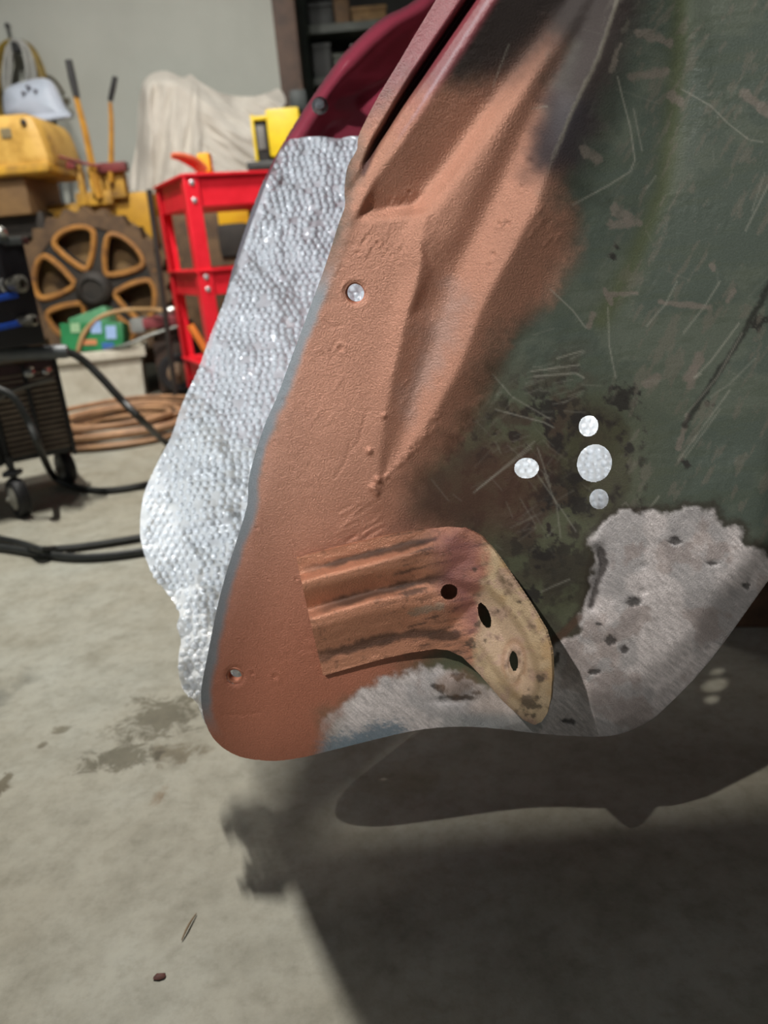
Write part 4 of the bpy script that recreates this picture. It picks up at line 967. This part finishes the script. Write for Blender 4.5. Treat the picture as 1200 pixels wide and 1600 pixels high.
# levers
def lever(pts, r, g0):
    P = catmull(px(pts, 3.36), 5); bm = bmesh.new(); tube(bm, P, [r * (1.25 - .5 * i / len(P)) for i in range(len(P))], 8, flat=.7); o = obj('lever', bm, rusto_y, tr)
    bm = bmesh.new(); tube(bm, px(g0, 3.36), [r * .95, r * 1.1, r * 1.0], 10); obj('grip', bm, blackg, o)
rusto_y = mat('lever_yellow', (188, 138, 48), (160, 112, 40), rough=.5, scale=20)
lever([(156, 310), (146, 268), (134, 210), (120, 155), (112, 118)], .013, [(120, 152), (113, 122), (107, 94)])
lever([(173, 285), (174, 240), (174, 190), (172, 160)], .010, [(172, 158), (176, 140), (180, 120)])
bm = bmesh.new(); pbox(bm, 122, 262, 131, 318, 3.36, .03, bev=.004); pbox(bm, 140, 262, 160, 312, 3.37, .05, bev=.006); pbox(bm, 163, 266, 194, 308, 3.38, .06, bev=.01); pbox(bm, 118, 300, 175, 320, 3.37, .1, bev=.01); obj('lever_bracket', bm, ty, tr)
bm = bmesh.new(); pbox(bm, 150, 254, 196, 268, 3.35, .05, bev=.006); tube(bm, px([(76, 241), (100, 247), (130, 255), (155, 260)], 3.33), .006, 6); pbox(bm, 103, 252, 116, 263, 3.33, .03, bev=.004); obj('linkage', bm, redp, tr)
# sprocket
def rad(a, r, dy=0.0): return Vector((hub.x + r * math.cos(a), hub.y + dy, hub.z + r * math.sin(a)))
bm = bmesh.new(); n = 104; RO = .302
outer = [((RO + .014 * math.sin(26 * 2 * math.pi * i / n)) * math.cos(2 * math.pi * i / n), (RO + .014 * math.sin(26 * 2 * math.pi * i / n)) * math.sin(2 * math.pi * i / n)) for i in range(n)]
inner = [(.238 * math.cos(2 * math.pi * i / n), .238 * math.sin(2 * math.pi * i / n)) for i in range(n)]
def ringmesh(bm, A, B, y0, y1):
    vs = [[bm.verts.new((hub.x + p[0], y, hub.z + p[1])) for p in Q] for y in (y0, y1) for Q in (A, B)]
    for i in range(len(A)):
        j = (i + 1) % len(A)
        bm.faces.new((vs[0][i], vs[0][j], vs[1][j], vs[1][i])); bm.faces.new((vs[2][i], vs[3][i], vs[3][j], vs[2][j]))
        bm.faces.new((vs[0][i], vs[2][i], vs[2][j], vs[0][j])); bm.faces.new((vs[1][i], vs[1][j], vs[3][j], vs[3][i]))
ringmesh(bm, outer, inner, TY - .02, TY + .05)
spk = obj('sprocket_ring', bm, rust, tr)
bm = bmesh.new(); lathe(bm, [(.30, 0), (.30, .03), (.2, .05)], (hub.x, TY + .06, hub.z), (0, 1, 0), 40); obj('backing_disc', bm, mat('disc_tan', (128, 100, 62), (92, 70, 46), rough=.75, scale=9, c3=(58, 46, 34)), tr)
bm = bmesh.new(); lathe(bm, [(.075, -.02), (.075, .03), (.06, .05), (.045, .055), (.04, .045), (.004, .045)], (hub.x, TY, hub.z), (0, -1, 0), 24); obj('hub', bm, dkb, tr)
for k in range(6):
    a = math.radians(12 + 60 * k); t = Vector((-math.sin(a), 0, math.cos(a)))
    bm = bmesh.new(); pts = [rad(a, .04) + t * .055, rad(a, .10) + t * .040, rad(a, .245) + t * .030, rad(a, .245) - t * .030, rad(a, .10) - t * .040, rad(a, .04) - t * .055]
    f_ = [bm.verts.new(p + Vector((0, -.012 - .001 * k, 0))) for p in pts]; b_ = [bm.verts.new(p + Vector((0, .04, 0))) for p in pts]
    bm.faces.new(f_); bm.faces.new(b_[::-1])
    for i in range(6): bm.faces.new((f_[i], b_[i], b_[(i + 1) % 6], f_[(i + 1) % 6]))
    obj('spoke', bm, dkb, tr)
    m_ = a + math.radians(30); c_ = math.radians(22)
    loop = [rad(m_, .082, -.016), rad(m_ + math.radians(16), .115, -.016), rad(m_ + c_, .17, -.016), rad(m_ + c_, .222, -.016), rad(m_ + c_ * .6, .240, -.014), rad(m_, .243, -.014), rad(m_ - c_ * .6, .240, -.014), rad(m_ - c_, .222, -.016), rad(m_ - c_, .17, -.016), rad(m_ - math.radians(16), .115, -.016)]
    bm = bmesh.new(); tube(bm, catmull(loop, 3, True), .0125, 6, closed=True); obj('opening_rim', bm, rusto, tr)

# ---- pale hood on a post behind the seat
hoodm = mat('pale_blue_enamel', (206, 212, 226), (190, 200, 214), rough=.4, scale=6)
hp = at(60, 160, 3.7)
hd = thing('metal_hood', 'pale blue-white curved metal hood on a thin dark post above the yellow seat', 'hood', (at(90, 290, 4.24).x, 4.24, 0))
HOUT = smooth_poly([(5, 160), (6, 145), (14, 135), (38, 127), (62, 122), (76, 124), (86, 134), (96, 154), (104, 170), (111, 178), (109, 184), (85, 189), (62, 194), (40, 190), (10, 182)], 4)
def hood_h(X, Y, SO): return 70 * (1 - np.exp(SO / 9.0)) + 45 * sstep(178, 190, Y + .12 * (X - 60))
ho = relief('hood', HOUT, [[(0, 120, -20), (110, 120, -40)], [(0, 200, 10), (110, 190, 10)]], at(60, 160, 4.2), (-.12, -1, 0), 1.6, hoodm, hd, sigma=3, micro=hood_h, thick=.004)
for (x, y) in ((36, 145), (55, 142), (43, 136)):
    bm = bmesh.new(); lathe(bm, [(.008, -.03), (.008, .004), (.005, .008), (.002, .009)], at(x, y, 4.135), (0, -1, 0), 12); obj('bolt', bm, mat('hood_bolt', (120, 118, 128), (100, 98, 108), rough=.4, metal=.5), hd)
bm = bmesh.new(); a = at(84, 170, 4.24); b = at(94, 295, 4.24); tube(bm, [a, b, Vector((b.x, 4.24, .012))], .010, 10); lathe(bm, [(.16, 0), (.16, .008), (.03, .014)], (b.x, 4.24, 0.0), (0, 0, 1), 24)
obj('post', bm, mat('post_dark', (76, 82, 82), (60, 64, 64), rough=.5), hd)

# ---- cords on the wall hook
hk = mat('hook_grey', (70, 70, 68), (54, 54, 52), rough=.5, metal=.3)
WYY = 4.56
bm = bmesh.new(); tube(bm, catmull(px([(12, 38, 4.59), (14, 50, 4.59), (17, 62, 4.57), (22, 70, 4.50), (28, 70, 4.47), (30, 62, 4.47)], 4.5), 4), .009, 8); lathe(bm, [(.012, 0), (.012, .02)], at(13, 41, 4.61), (0, -1, 0), 10)
tag(obj('wall_hook', bm, hk), 'grey metal hook screwed to the wall above the cords', 'hook')
def loops(name, m, x0, y0, ws, depth, r, lab, cat, Y=4.5):
    bm = bmesh.new()
    pts = []
    for i, (wl, wr, dp) in enumerate(ws):
        yy = Y - .012 * i
        pts += px([(x0, y0, yy), (x0 + wr * .55, y0 + dp * .10, yy), (x0 + wr * .9, y0 + dp * .45, yy), (x0 + wr * .8, y0 + dp * .8, yy), (x0 + (wr - wl) * .3, y0 + dp, yy), (x0 - wl * .8, y0 + dp * .8, yy), (x0 - wl * .9, y0 + dp * .45, yy), (x0 - wl * .55, y0 + dp * .10, yy)], Y)
    tube(bm, catmull(pts, 4), r, 6)
    return tag(obj(name, bm, m), lab, cat)
loops('extension_cord', mat('cord_olive', (142, 118, 42), (112, 92, 34), rough=.6, scale=20), 22, 64, [(34, 34, 150), (30, 40, 158), (38, 46, 150), (26, 50, 140), (42, 54, 148), (30, 44, 165), (36, 38, 140), (40, 50, 160)], .02, .014, 'coiled olive yellow cord hanging from the wall hook', 'cord', 4.54)
loops('grey_cable', mat('cable_grey', (176, 176, 170), (150, 150, 146), rough=.5), 22, 62, [(10, 30, 110), (14, 26, 120), (8, 36, 115), (18, 22, 100)], .02, .010, 'light grey cable hanging in front of the olive cord', 'cable', 4.44)
bm = bmesh.new(); pbox(bm, 17, 64, 29, 80, 4.40, .05, bev=.01)
tag(obj('cable_clamp', bm, blackg), 'small black clamp holding the grey cable at the hook', 'clamp')
bm = bmesh.new(); tube(bm, catmull(px([(66, 118, 4.5), (80, 122, 4.5), (92, 134, 4.5), (100, 148, 4.5)], 4.5), 5), .009, 6); P = at(104, 158, 4.5); box(bm, P, (.03, .02, .03), bev=.004)
tag(obj('plug_cord', bm, mat('cord_dark', (84, 78, 60), (70, 64, 50), rough=.6)), 'thin dark cord end curling behind the pale hood', 'cord')

# ---- welding machine on its cart
wblack = mat('welder_black', (30, 31, 34), (22, 23, 26), rough=.4, scale=20)
wblue = mat('welder_blue', (34, 84, 190), (28, 70, 165), rough=.4, scale=30)
chrome = mat('chrome', (200, 200, 196), (160, 160, 156), rough=.25, metal=.8, scale=80)
grille = mat('louver_brown', (128, 114, 100), (104, 92, 80), rough=.6, scale=20)
ww_ = at(40, 455, 1.84); WR = math.radians(30)
wb = fl(30, 800); wroot = thing('welder_cart', 'black wheeled cart with louvered side and grey pipe handle at the left edge', 'cart', (wb.x - .12, 1.95, 0))
# cart cabinet: right side face seen obliquely
RW = Matrix.Rotation(WR, 3, 'Z')
cz0, cz1 = .105, .345
ce = at(106, 660, 1.98)           # right edge of the cabinet
def wp(x, y, z): return RW @ Vector((x, y, 0)) + Vector((ce.x, ce.y, z))
bm = bmesh.new(); box(bm, wp(-.20, .06, (cz0 + cz1) / 2), (.40, .20, cz1 - cz0), rz=WR, bev=.006); obj('cabinet', bm, wblack, wroot)
for k, (xa, xb) in enumerate(((-.155, -.085), (-.075, -.012))):
    for i in range(15):
        z = cz0 + .022 + i * .0135
        bm = bmesh.new(); box(bm, wp((xa + xb) / 2, -.044, z), (xb - xa, .010, .0075), rot=RW @ Matrix.Rotation(math.radians(25), 3, 'X')); obj('slat', bm, grille, wroot, smooth=False)
for x in (-.165, -.08, -.006):
    bm = bmesh.new(); box(bm, wp(x, -.045, (cz0 + cz1) / 2 - .006), (.010, .016, cz1 - cz0), rz=WR, bev=.002); obj('frame_post', bm, wblack, wroot)
bm = bmesh.new(); box(bm, wp(-.255, -.046, .20), (.16, .012, .19), rz=WR, bev=.003); fp = obj('front_plate', bm, wblack, wroot)
bm = bmesh.new(); box(bm, wp(-.27, -.0535, .15), (.085, .003, .07), rz=WR); obj('blue_label', bm, wblue, fp)
bm = bmesh.new(); box(bm, wp(-.20, -.0445, .317), (.38, .006, .05), rz=WR); obj('maroon_strip', bm, mat('dark_maroon', (62, 34, 38), (48, 26, 30), rough=.5), wroot)
bm = bmesh.new(); tube(bm, catmull([wp(-.33, -.075, .262), wp(-.17, -.075, .268), wp(-.12, -.075, .285), wp(-.02, -.075, .30)], 5), .006, 8); obj('rail', bm, mat('rail_grey', (110, 108, 104), (90, 88, 84), rough=.4, metal=.5), wroot)
h0, h1 = at(-60, 556, 1.80), at(106, 549, 1.84)
bm = bmesh.new(); tube(bm, [h0, h0.lerp(h1, .96), h1], [.0165, .0165, .015], 14); obj('handle', bm, mat('pipe_grey', (96, 100, 102), (78, 82, 84), rough=.45), wroot)
bm = bmesh.new(); P = at(58, 566, 1.86); tube(bm, [h0.lerp(h1, .75) + Vector((0, .015, 0)), P + Vector((0, .10, 0))], .012, 8); obj('handle_arm', bm, wblack, wroot)
for (x, y, rr) in ((45, 583, .011), (72, 580, .007)):
    bm = bmesh.new(); lathe(bm, [(rr, -.03), (rr, .01), (rr * .6, .016), (.001, .017)], at(x, y, 1.84), (.2, -1, 0), 12); obj('valve', bm, chrome, wroot)
def wheel(x, y, Y, r, ax):
    c = at(x, y, Y); c.z = r
    bm = bmesh.new(); lathe(bm, [(r * .55, -.013), (r * .9, -.014), (r, -.007), (r, .007), (r * .9, .014), (r * .55, .013)], c, ax, 28); o = obj('tyre', bm, black_rub, wroot)
    bm = bmesh.new(); lathe(bm, [(r * .6, -.015), (r * .6, .015), (r * .35, .020), (r * .12, .022), (r * .1, .028), (.001, .028)], c, ax, 24); obj('wheel_disc', bm, mat('wheel_grey', (176, 172, 160), (152, 148, 136), rough=.5), o)
    bm = bmesh.new(); box(bm, c + Vector((0, 0, r + .012)), (.035, .035, .012), bev=.003); tube(bm, [c + Vector((.0, .0, r)), c + Vector((0, .0, .1))], .008, 8); obj('fork', bm, wblack, o)
wheel(30, 780, 1.76, .048, (-.75, -.66, 0)); wheel(104, 737, 2.02, .046, (-.75, -.66, 0))
wd = thing('welder', 'black welding machine with blue stripes and silver fittings above the cart', 'welder', (ww_.x - .2, 1.95, .0))
we = at(54, 455, 1.80)
def vp(x, y, z): return RW @ Vector((x, y, 0)) + Vector((we.x, we.y, z))
z0, z1 = at(60, 538, 1.8).z, at(30, 378, 1.8).z
bm = bmesh.new(); box(bm, vp(-.2, .13, (z0 + z1) / 2), (.40, .26, z1 - z0), rz=WR, bev=.008); wbx = obj('case', bm, wblack, wd)
bm = bmesh.new(); tube(bm, catmull([vp(-.36, .10, z1 - .01), vp(-.33, .10, z1 + .035), vp(-.06, .10, z1 + .035), vp(-.03, .10, z1 - .01)], 5), .009, 8); obj('carry_handle', bm, wblack, wd)
for (za, zb, x0, x1) in ((.475, .462, -.3, -.035), (.4, .387, -.3, -.018)):
    bm = bmesh.new(); zz = z0 + (z1 - z0) * (za - .35) / .28
    box(bm, vp((x0 + x1) / 2, -.002, zz), (x1 - x0, .006, .013), rot=RW @ Matrix.Rotation(math.radians(-6), 3, 'Y'), bev=.001); obj('stripe', bm, wblue, wd)
for (x, y, r, L) in ((12, 445, .026, .045), (24, 502, .017, .06)):
    c = at(x, y, 1.79); ax = RW @ Vector((.55, -.84, 0))
    bm = bmesh.new(); lathe(bm, [(r, -.02), (r, .006), (r * .82, .010), (r * .82, .002)], c, ax, 24); rg = obj('socket_ring', bm, chrome, wd)
    bm = bmesh.new(); lathe(bm, [(r * .62, 0), (r * .62, L * .6), (r * .72, L * .62), (r * .72, L), (r * .4, L + .002), (r * .35, L - .008)], c, ax, 20); obj('plug', bm, mat('plug_metal', (150, 146, 134), (110, 106, 98), rough=.35, metal=.6, scale=120), rg)
bm = bmesh.new(); pbox(bm, -20, 372, 34, 384, 1.78, .04, bev=.004); obj('grip_bar', bm, mat('bar_dark', (70, 72, 70), (54, 56, 54), rough=.5), wd)
bm = bmesh.new(); lathe(bm, [(.012, 0), (.012, .02), (.006, .03)], at(3, 367, 1.78), (.3, -1, .4), 12); obj('knob', bm, chrome, wd)

# ---- white tub with green packets
tubm = mat('dirty_white_plastic', (206, 202, 186), (180, 174, 156), rough=.55, scale=9, c3=(130, 122, 100))
tc_ = at(158, 640, 3.02); TR = math.radians(12); RT_ = Matrix.Rotation(TR, 3, 'Z')
tb = thing('plastic_tub', 'dirty white rectangular plastic tub on the floor behind the hose coil', 'tub', (tc_.x, 3.07, 0))
W, D_, HH = .36, .20, at(166, 552, 3.0).z
bm = bmesh.new()
def tubring(z, w, d): return [bm.verts.new(RT_ @ Vector((sx * w / 2, sy * d / 2, 0)) + Vector((tc_.x, 3.07, z))) for sx, sy in ((-1, -1), (1, -1), (1, 1), (-1, 1))]
rr = [tubring(.004, W * .92, D_ * .92), tubring(HH, W, D_), tubring(HH, W - .012, D_ - .012), tubring(.012, W * .92 - .012, D_ * .92 - .012)]
for a_, b_ in zip(rr[:-1], rr[1:]):
    for i in range(4): bm.faces.new((a_[i], a_[(i + 1) % 4], b_[(i + 1) % 4], b_[i]))
bm.faces.new(rr[0][::-1]); bm.faces.new(rr[-1]); obj('body', bm, tubm, tb, smooth=False)
bm = bmesh.new()
for (x, y, sx, sy) in ((0, -D_ / 2 - .004, W + .04, .022), (0, D_ / 2 + .004, W + .04, .022), (-W / 2 - .006, 0, .022, D_), (W / 2 + .006, 0, .022, D_)):
    box(bm, RT_ @ Vector((x, y, 0)) + Vector((tc_.x, 3.07, HH - .005)), (sx, sy, .036), rz=TR, bev=.006)
obj('rim', bm, tubm, tb)
grn = mat('green_packet', (40, 128, 74), (30, 104, 60), rough=.4, scale=10)
def packet(x, y, w_, h_, Y, m, lab, tilt, strip=None):
    c = at(x, y, Y); k = mpp(c); bm = bmesh.new()
    box(bm, c, (w_ * k, .09, h_ * k), rot=Matrix.Rotation(tilt, 3, 'Y') @ Matrix.Rotation(-.2, 3, 'X'), bev=.008); r = thing('packet', lab, 'packet', (c.x, c.y, c.z - h_ * k / 2)); obj('pouch', bm, m, r)
    if strip:
        for (dx, dz, sw, sh, mm) in strip:
            bm = bmesh.new(); R_ = Matrix.Rotation(tilt, 3, 'Y') @ Matrix.Rotation(-.2, 3, 'X'); box(bm, c + R_ @ Vector((dx * k, -.047, dz * k)), (sw * k, .003, sh * k), rot=R_); obj('print', bm, mm, r)
pbl = mat('print_blue', (150, 176, 214), (120, 150, 196), rough=.5); por = mat('print_orange', (196, 132, 86), (180, 116, 74), rough=.5); pbl2 = mat('print_deep_blue', (50, 96, 160), (40, 84, 140), rough=.5)
packet(150, 528, 96, 44, 3.05, grn, 'green printed packet lying in the white tub', .06, [(-4, -8, 22, 8, por), (8, 14, 16, 18, pbl), (30, 6, 16, 20, pbl), (24, -14, 18, 10, pbl2), (-24, 14, 14, 14, mat('print_pale', (150, 180, 140), (130, 165, 124), rough=.5))])
packet(148, 506, 62, 34, 3.12, mat('pale_green_packet', (96, 150, 112), (70, 128, 88), rough=.4), 'paler green packet standing behind the printed one', -.25)
bm = bmesh.new(); tube(bm, catmull(px([(122, 552, 2.99), (124, 540, 2.99), (132, 520, 3.0), (150, 500, 3.02), (175, 489, 3.05), (205, 484, 3.08), (240, 484, 3.0), (262, 487, 2.98)], 3), 5), .009, 8)
tag(obj('tan_hose', bm, mat('tan_rubber', (176, 142, 98), (150, 118, 80), rough=.5)), 'thin tan hose arching over the green packets', 'hose')
bm = bmesh.new(); tube(bm, catmull(px([(165, 548, 2.98), (200, 538, 2.98), (240, 522, 3.0), (285, 508, 3.02)], 3), 4), .007, 8)
tag(obj('grey_pipe', bm, mat('pipe_pale', (126, 128, 122), (104, 106, 100), rough=.4, metal=.4)), 'straight grey pipe lying across the white tub rim', 'pipe')
bm = bmesh.new(); tube(bm, catmull(px([(113, 558, 2.975), (110, 580, 2.975), (107, 610, 2.99), (104, 640, 3.0)], 3), 4), .006, 6)
tag(obj('rusty_wire', bm, mat('wire_tan', (150, 118, 70), (120, 90, 54), rough=.6)), 'thin rusty wire hanging down the front of the white tub', 'wire')

# ---- small greasy engine with a wheel beside the cart
eg = thing('small_engine', 'dark greasy small engine with a pale wheel beside the white tub', 'engine', (at(262, 600, 3.0).x, 3.05, 0))
bm = bmesh.new(); c = at(276, 572, 3.05); box(bm, (c.x, 3.14, c.z), (.16, .20, .20), bev=.02); box(bm, (c.x, 3.14, c.z + .13), (.12, .14, .07), bev=.02); obj('crankcase', bm, mat('greasy_brown', (70, 52, 42), (50, 38, 30), rough=.6, scale=14), eg)
bm = bmesh.new(); box(bm, (c.x, 3.14, .02), (.18, .2, .03), bev=.005); box(bm, (c.x, 3.14, (c.z - .1) / 2), (.16, .16, max(.03, c.z - .1))); obj('base', bm, dkb, eg)
c2 = at(277, 582, 2.99)
bm = bmesh.new(); lathe(bm, [(.03, -.02), (.066, -.022), (.072, -.01), (.072, .01), (.066, .022), (.03, .02)], c2, (.35, -1, 0), 28); wl_ = obj('wheel', bm, black_rub, eg)
bm = bmesh.new(); lathe(bm, [(.046, -.01), (.046, .018), (.03, .026), (.012, .028), (.01, .036), (.001, .036)], c2, (.35, -1, 0), 24); obj('wheel_disc', bm, mat('disc_dirty', (130, 108, 86), (108, 88, 68), rough=.6), wl_)
bm = bmesh.new(); pbox(bm, 222, 496, 275, 512, 3.02, .12, bev=.012); obj('red_cover', bm, mat('faded_red', (140, 66, 70), (112, 50, 54), rough=.5, scale=18), eg)
bm = bmesh.new(); pbox(bm, 202, 498, 226, 520, 3.03, .1, bev=.015); obj('grey_cap', bm, mat('cap_grey', (140, 142, 138), (110, 112, 108), rough=.5, scale=18), eg)
bm = bmesh.new(); P = at(250, 482, 3.06); lathe(bm, [(.02, 0), (.028, .02), (.02, .04), (.012, .06)], P - Vector((0, 0, .03)), (.7, 0, .3), 14); obj('chrome_cap', bm, chrome, eg)

# ---- hose coil on the floor
bm = bmesh.new(); cc = fl(198, 664); pts = []
rs = random.Random(4)
for i in range(11 * 14):
    a = i / 14 * 2 * math.pi; lay_ = i // 14
    r = .22 + .055 * math.sin(a * .37 + lay_ * 1.7) + rs.uniform(-.008, .008)
    pts.append(Vector((cc.x + .02 + r * 1.05 * math.cos(a), cc.y - .12 + r * .98 * math.sin(a), .013 + .0105 * (lay_ % 6) + rs.uniform(0, .004))))
tube(bm, catmull(pts, 2), .0095, 6)
tag(obj('hose_coil', bm, mat('brown_hose', (164, 126, 92), (128, 96, 70), rough=.55, scale=16, c3=(84, 66, 50))), 'coiled tan brown hose lying on the floor beside the louvered cart', 'hose')

# ---- black cables
cab = mat('cable_black', (40, 42, 40), (28, 30, 28), rough=.5, scale=30)
def cable(pts, r, lab): 
    bm = bmesh.new(); tube(bm, catmull(pts, 6), r, 8); return tag(obj('cable', bm, cab), lab, 'cable')
cable([at(104, 550, 1.86), at(118, 555, 1.87), at(136, 568, 1.88), at(160, 592, 1.88), at(190, 625, 1.88), at(225, 660, 1.9), fl(262, 694, .012), fl(330, 740, .010), fl(450, 765, .010), fl(640, 760, .010)], .0095, 'thick black cable dropping from the grey handle to the floor')
cable([at(-5, 607, 1.72), at(22, 622, 1.72), at(45, 660, 1.72), at(62, 700, 1.72), fl(82, 742, .03), fl(105, 757, .011), fl(140, 765, .009), fl(175, 766, .009), fl(230, 757, .009), fl(300, 738, .009), fl(420, 722, .009), fl(640, 715, .009)], .0085, 'dark cable looping over the cart louvers and along the floor')
cable([fl(-420, 760, .009), fl(-200, 815, .009), fl(-30, 850, .009), fl(20, 858, .009), fl(70, 866, .009), fl(120, 871, .009), fl(170, 869, .009), fl(230, 861, .009), fl(320, 845, .009), fl(470, 815, .009), fl(660, 800, .009)], .0085, 'nearest black cable lying on the concrete floor')
cable([fl(-420, 735, .009), fl(-200, 790, .009), fl(-30, 834, .009), fl(30, 848, .010), fl(62, 858, .028), fl(85, 858, .014), fl(120, 855, .009), fl(170, 848, .009), fl(230, 838, .009), fl(320, 820, .009), fl(460, 785, .009), fl(660, 775, .009)], .0075, 'thin black cable crossing the nearest cable on the floor')

# ---- metal shelving beyond the post
shm = mat('shelf_green', (84, 90, 80), (66, 72, 64), rough=.5, scale=10)
sh = thing('shelving', 'dark green-grey metal shelving in the gloom behind the maroon arch', 'shelf', (.2, 5.3, 0))
SX0, SX1 = at(474, 60, 5.1).x, at(700, 60, 5.1).x
for x in (SX0, SX1):
    for y in (5.1, 5.5):
        bm = bmesh.new(); box(bm, (x, y, 1.05), (.05, .04, 2.1), bev=.004); obj('upright', bm, shm, sh)
zs = [at(520, 44, 5.1).z, at(500, 128, 5.1).z, .85, .2]
for z in zs:
    bm = bmesh.new(); box(bm, ((SX0 + SX1) / 2, 5.3, z), (SX1 - SX0, .42, .045), bev=.004); obj('shelf_board', bm, shm, sh)
tanm = mat('tan_card', (150, 118, 74), (118, 90, 56), rough=.7, scale=8); dgm = mat('dark_grey_plastic', (52, 54, 50), (40, 42, 38), rough=.5); olm = mat('olive_paint', (74, 78, 62), (58, 62, 48), rough=.5)
def shelf_box(name, x, w_, h_, z, m, lab, cat, d=.26, lid=True):
    xx = at(x, 40, 5.15).x; r = thing(name, lab, cat, (xx, 5.28, z + .024))
    bm = bmesh.new(); box(bm, (xx, 5.28, z + .024 + h_ / 2), (w_, d, h_), bev=.012); obj('body', bm, m, r)
    bm = bmesh.new(); box(bm, (xx, 5.28, z + .024 + h_ + .012), (w_ * 1.04, d * 1.03, .024), bev=.005); obj('lid', bm, m, r)
shelf_box('carton', 578, .20, .06, zs[0], tanm, 'flat tan carton on the upper shelf nearest the maroon arch', 'box')
shelf_box('carton', 536, .09, .13, zs[0], mat('rust_tin', (132, 98, 60), (96, 72, 46), rough=.6), 'upright brown tin on the upper shelf beside the tan carton', 'box')
shelf_box('bin', 502, .15, .10, zs[0], dgm, 'dark grey bin on the upper shelf near the wooden post', 'bin')
shelf_box('bin', 497, .12, .16, zs[1], dgm, 'tall charcoal bin on the lower shelf near the upright', 'bin')
shelf_box('carton', 528, .09, .10, zs[1], olm, 'olive tin on the lower shelf right of the charcoal bin', 'tin')
shelf_box('carton', 556, .08, .14, zs[1], mat('pale_tin', (140, 138, 130), (116, 114, 108), rough=.4), 'pale tin on the lower shelf behind the arch rim', 'tin')
bm = bmesh.new(); pbox(bm, 452, 140, 480, 172, 4.3, .2, bev=.03); cb_ = at(466, 172, 4.3); box(bm, (cb_.x, 4.4, cb_.z / 2), (.1, .1, cb_.z), bev=.01); box(bm, (cb_.x, 4.4, .011), (.3, .3, .02))
tag(obj('pedestal_machine', bm, mat('dark_teal', (58, 66, 64), (44, 50, 48), rough=.5)), 'dark grey-green machine on a pedestal below the wooden post', 'machine')

# ---- scraps on the floor in front
def scrap(x, y, n, m, lab):
    p = fl(x, y); bm = bmesh.new(); r0 = random.Random(n)
    ring = [bm.verts.new((p.x + (.0042 + .002 * r0.random()) * math.cos(k * .785) * 1.1, p.y + (.0028 + .0016 * r0.random()) * math.sin(k * .785), .0012)) for k in range(8)]
    t_ = bm.verts.new((p.x + .001, p.y, .0042)); t2 = bm.verts.new((p.x, p.y, .0002))
    for k in range(8): bm.faces.new((ring[k], ring[(k + 1) % 8], t_)); bm.faces.new((ring[(k + 1) % 8], ring[k], t2))
    return tag(obj('rust_flake', bm, m), lab, 'flake')
scrap(250, 1527, 3, mat('flake_rust', (82, 38, 26), (58, 26, 20), rough=.7, scale=200), 'dark red rust flake on the near concrete floor')
bm = bmesh.new(); tube(bm, catmull([fl(284, 1469, .0015), fl(290, 1455, .003), fl(298, 1440, .003), fl(307, 1427, .0015)], 4), [.0004 + .0005 * math.sin(math.pi * i / 12) for i in range(13)], 6)
tag(obj('straw', bm, mat('straw_brown', (124, 98, 62), (104, 80, 50), rough=.6)), 'thin curved brown straw on the near concrete floor', 'straw')

bm = bmesh.new(); a_ = at(233, 296, 2.86); b_ = at(262, 520, 2.86); tube(bm, [a_, b_, a_ + (b_ - a_) * ((a_.z - .006) / (a_.z - b_.z))], .010, 8)
tag(obj('dark_pipe', bm, dkb), 'thin dark pipe leaning upright just left of the red cart', 'pipe')
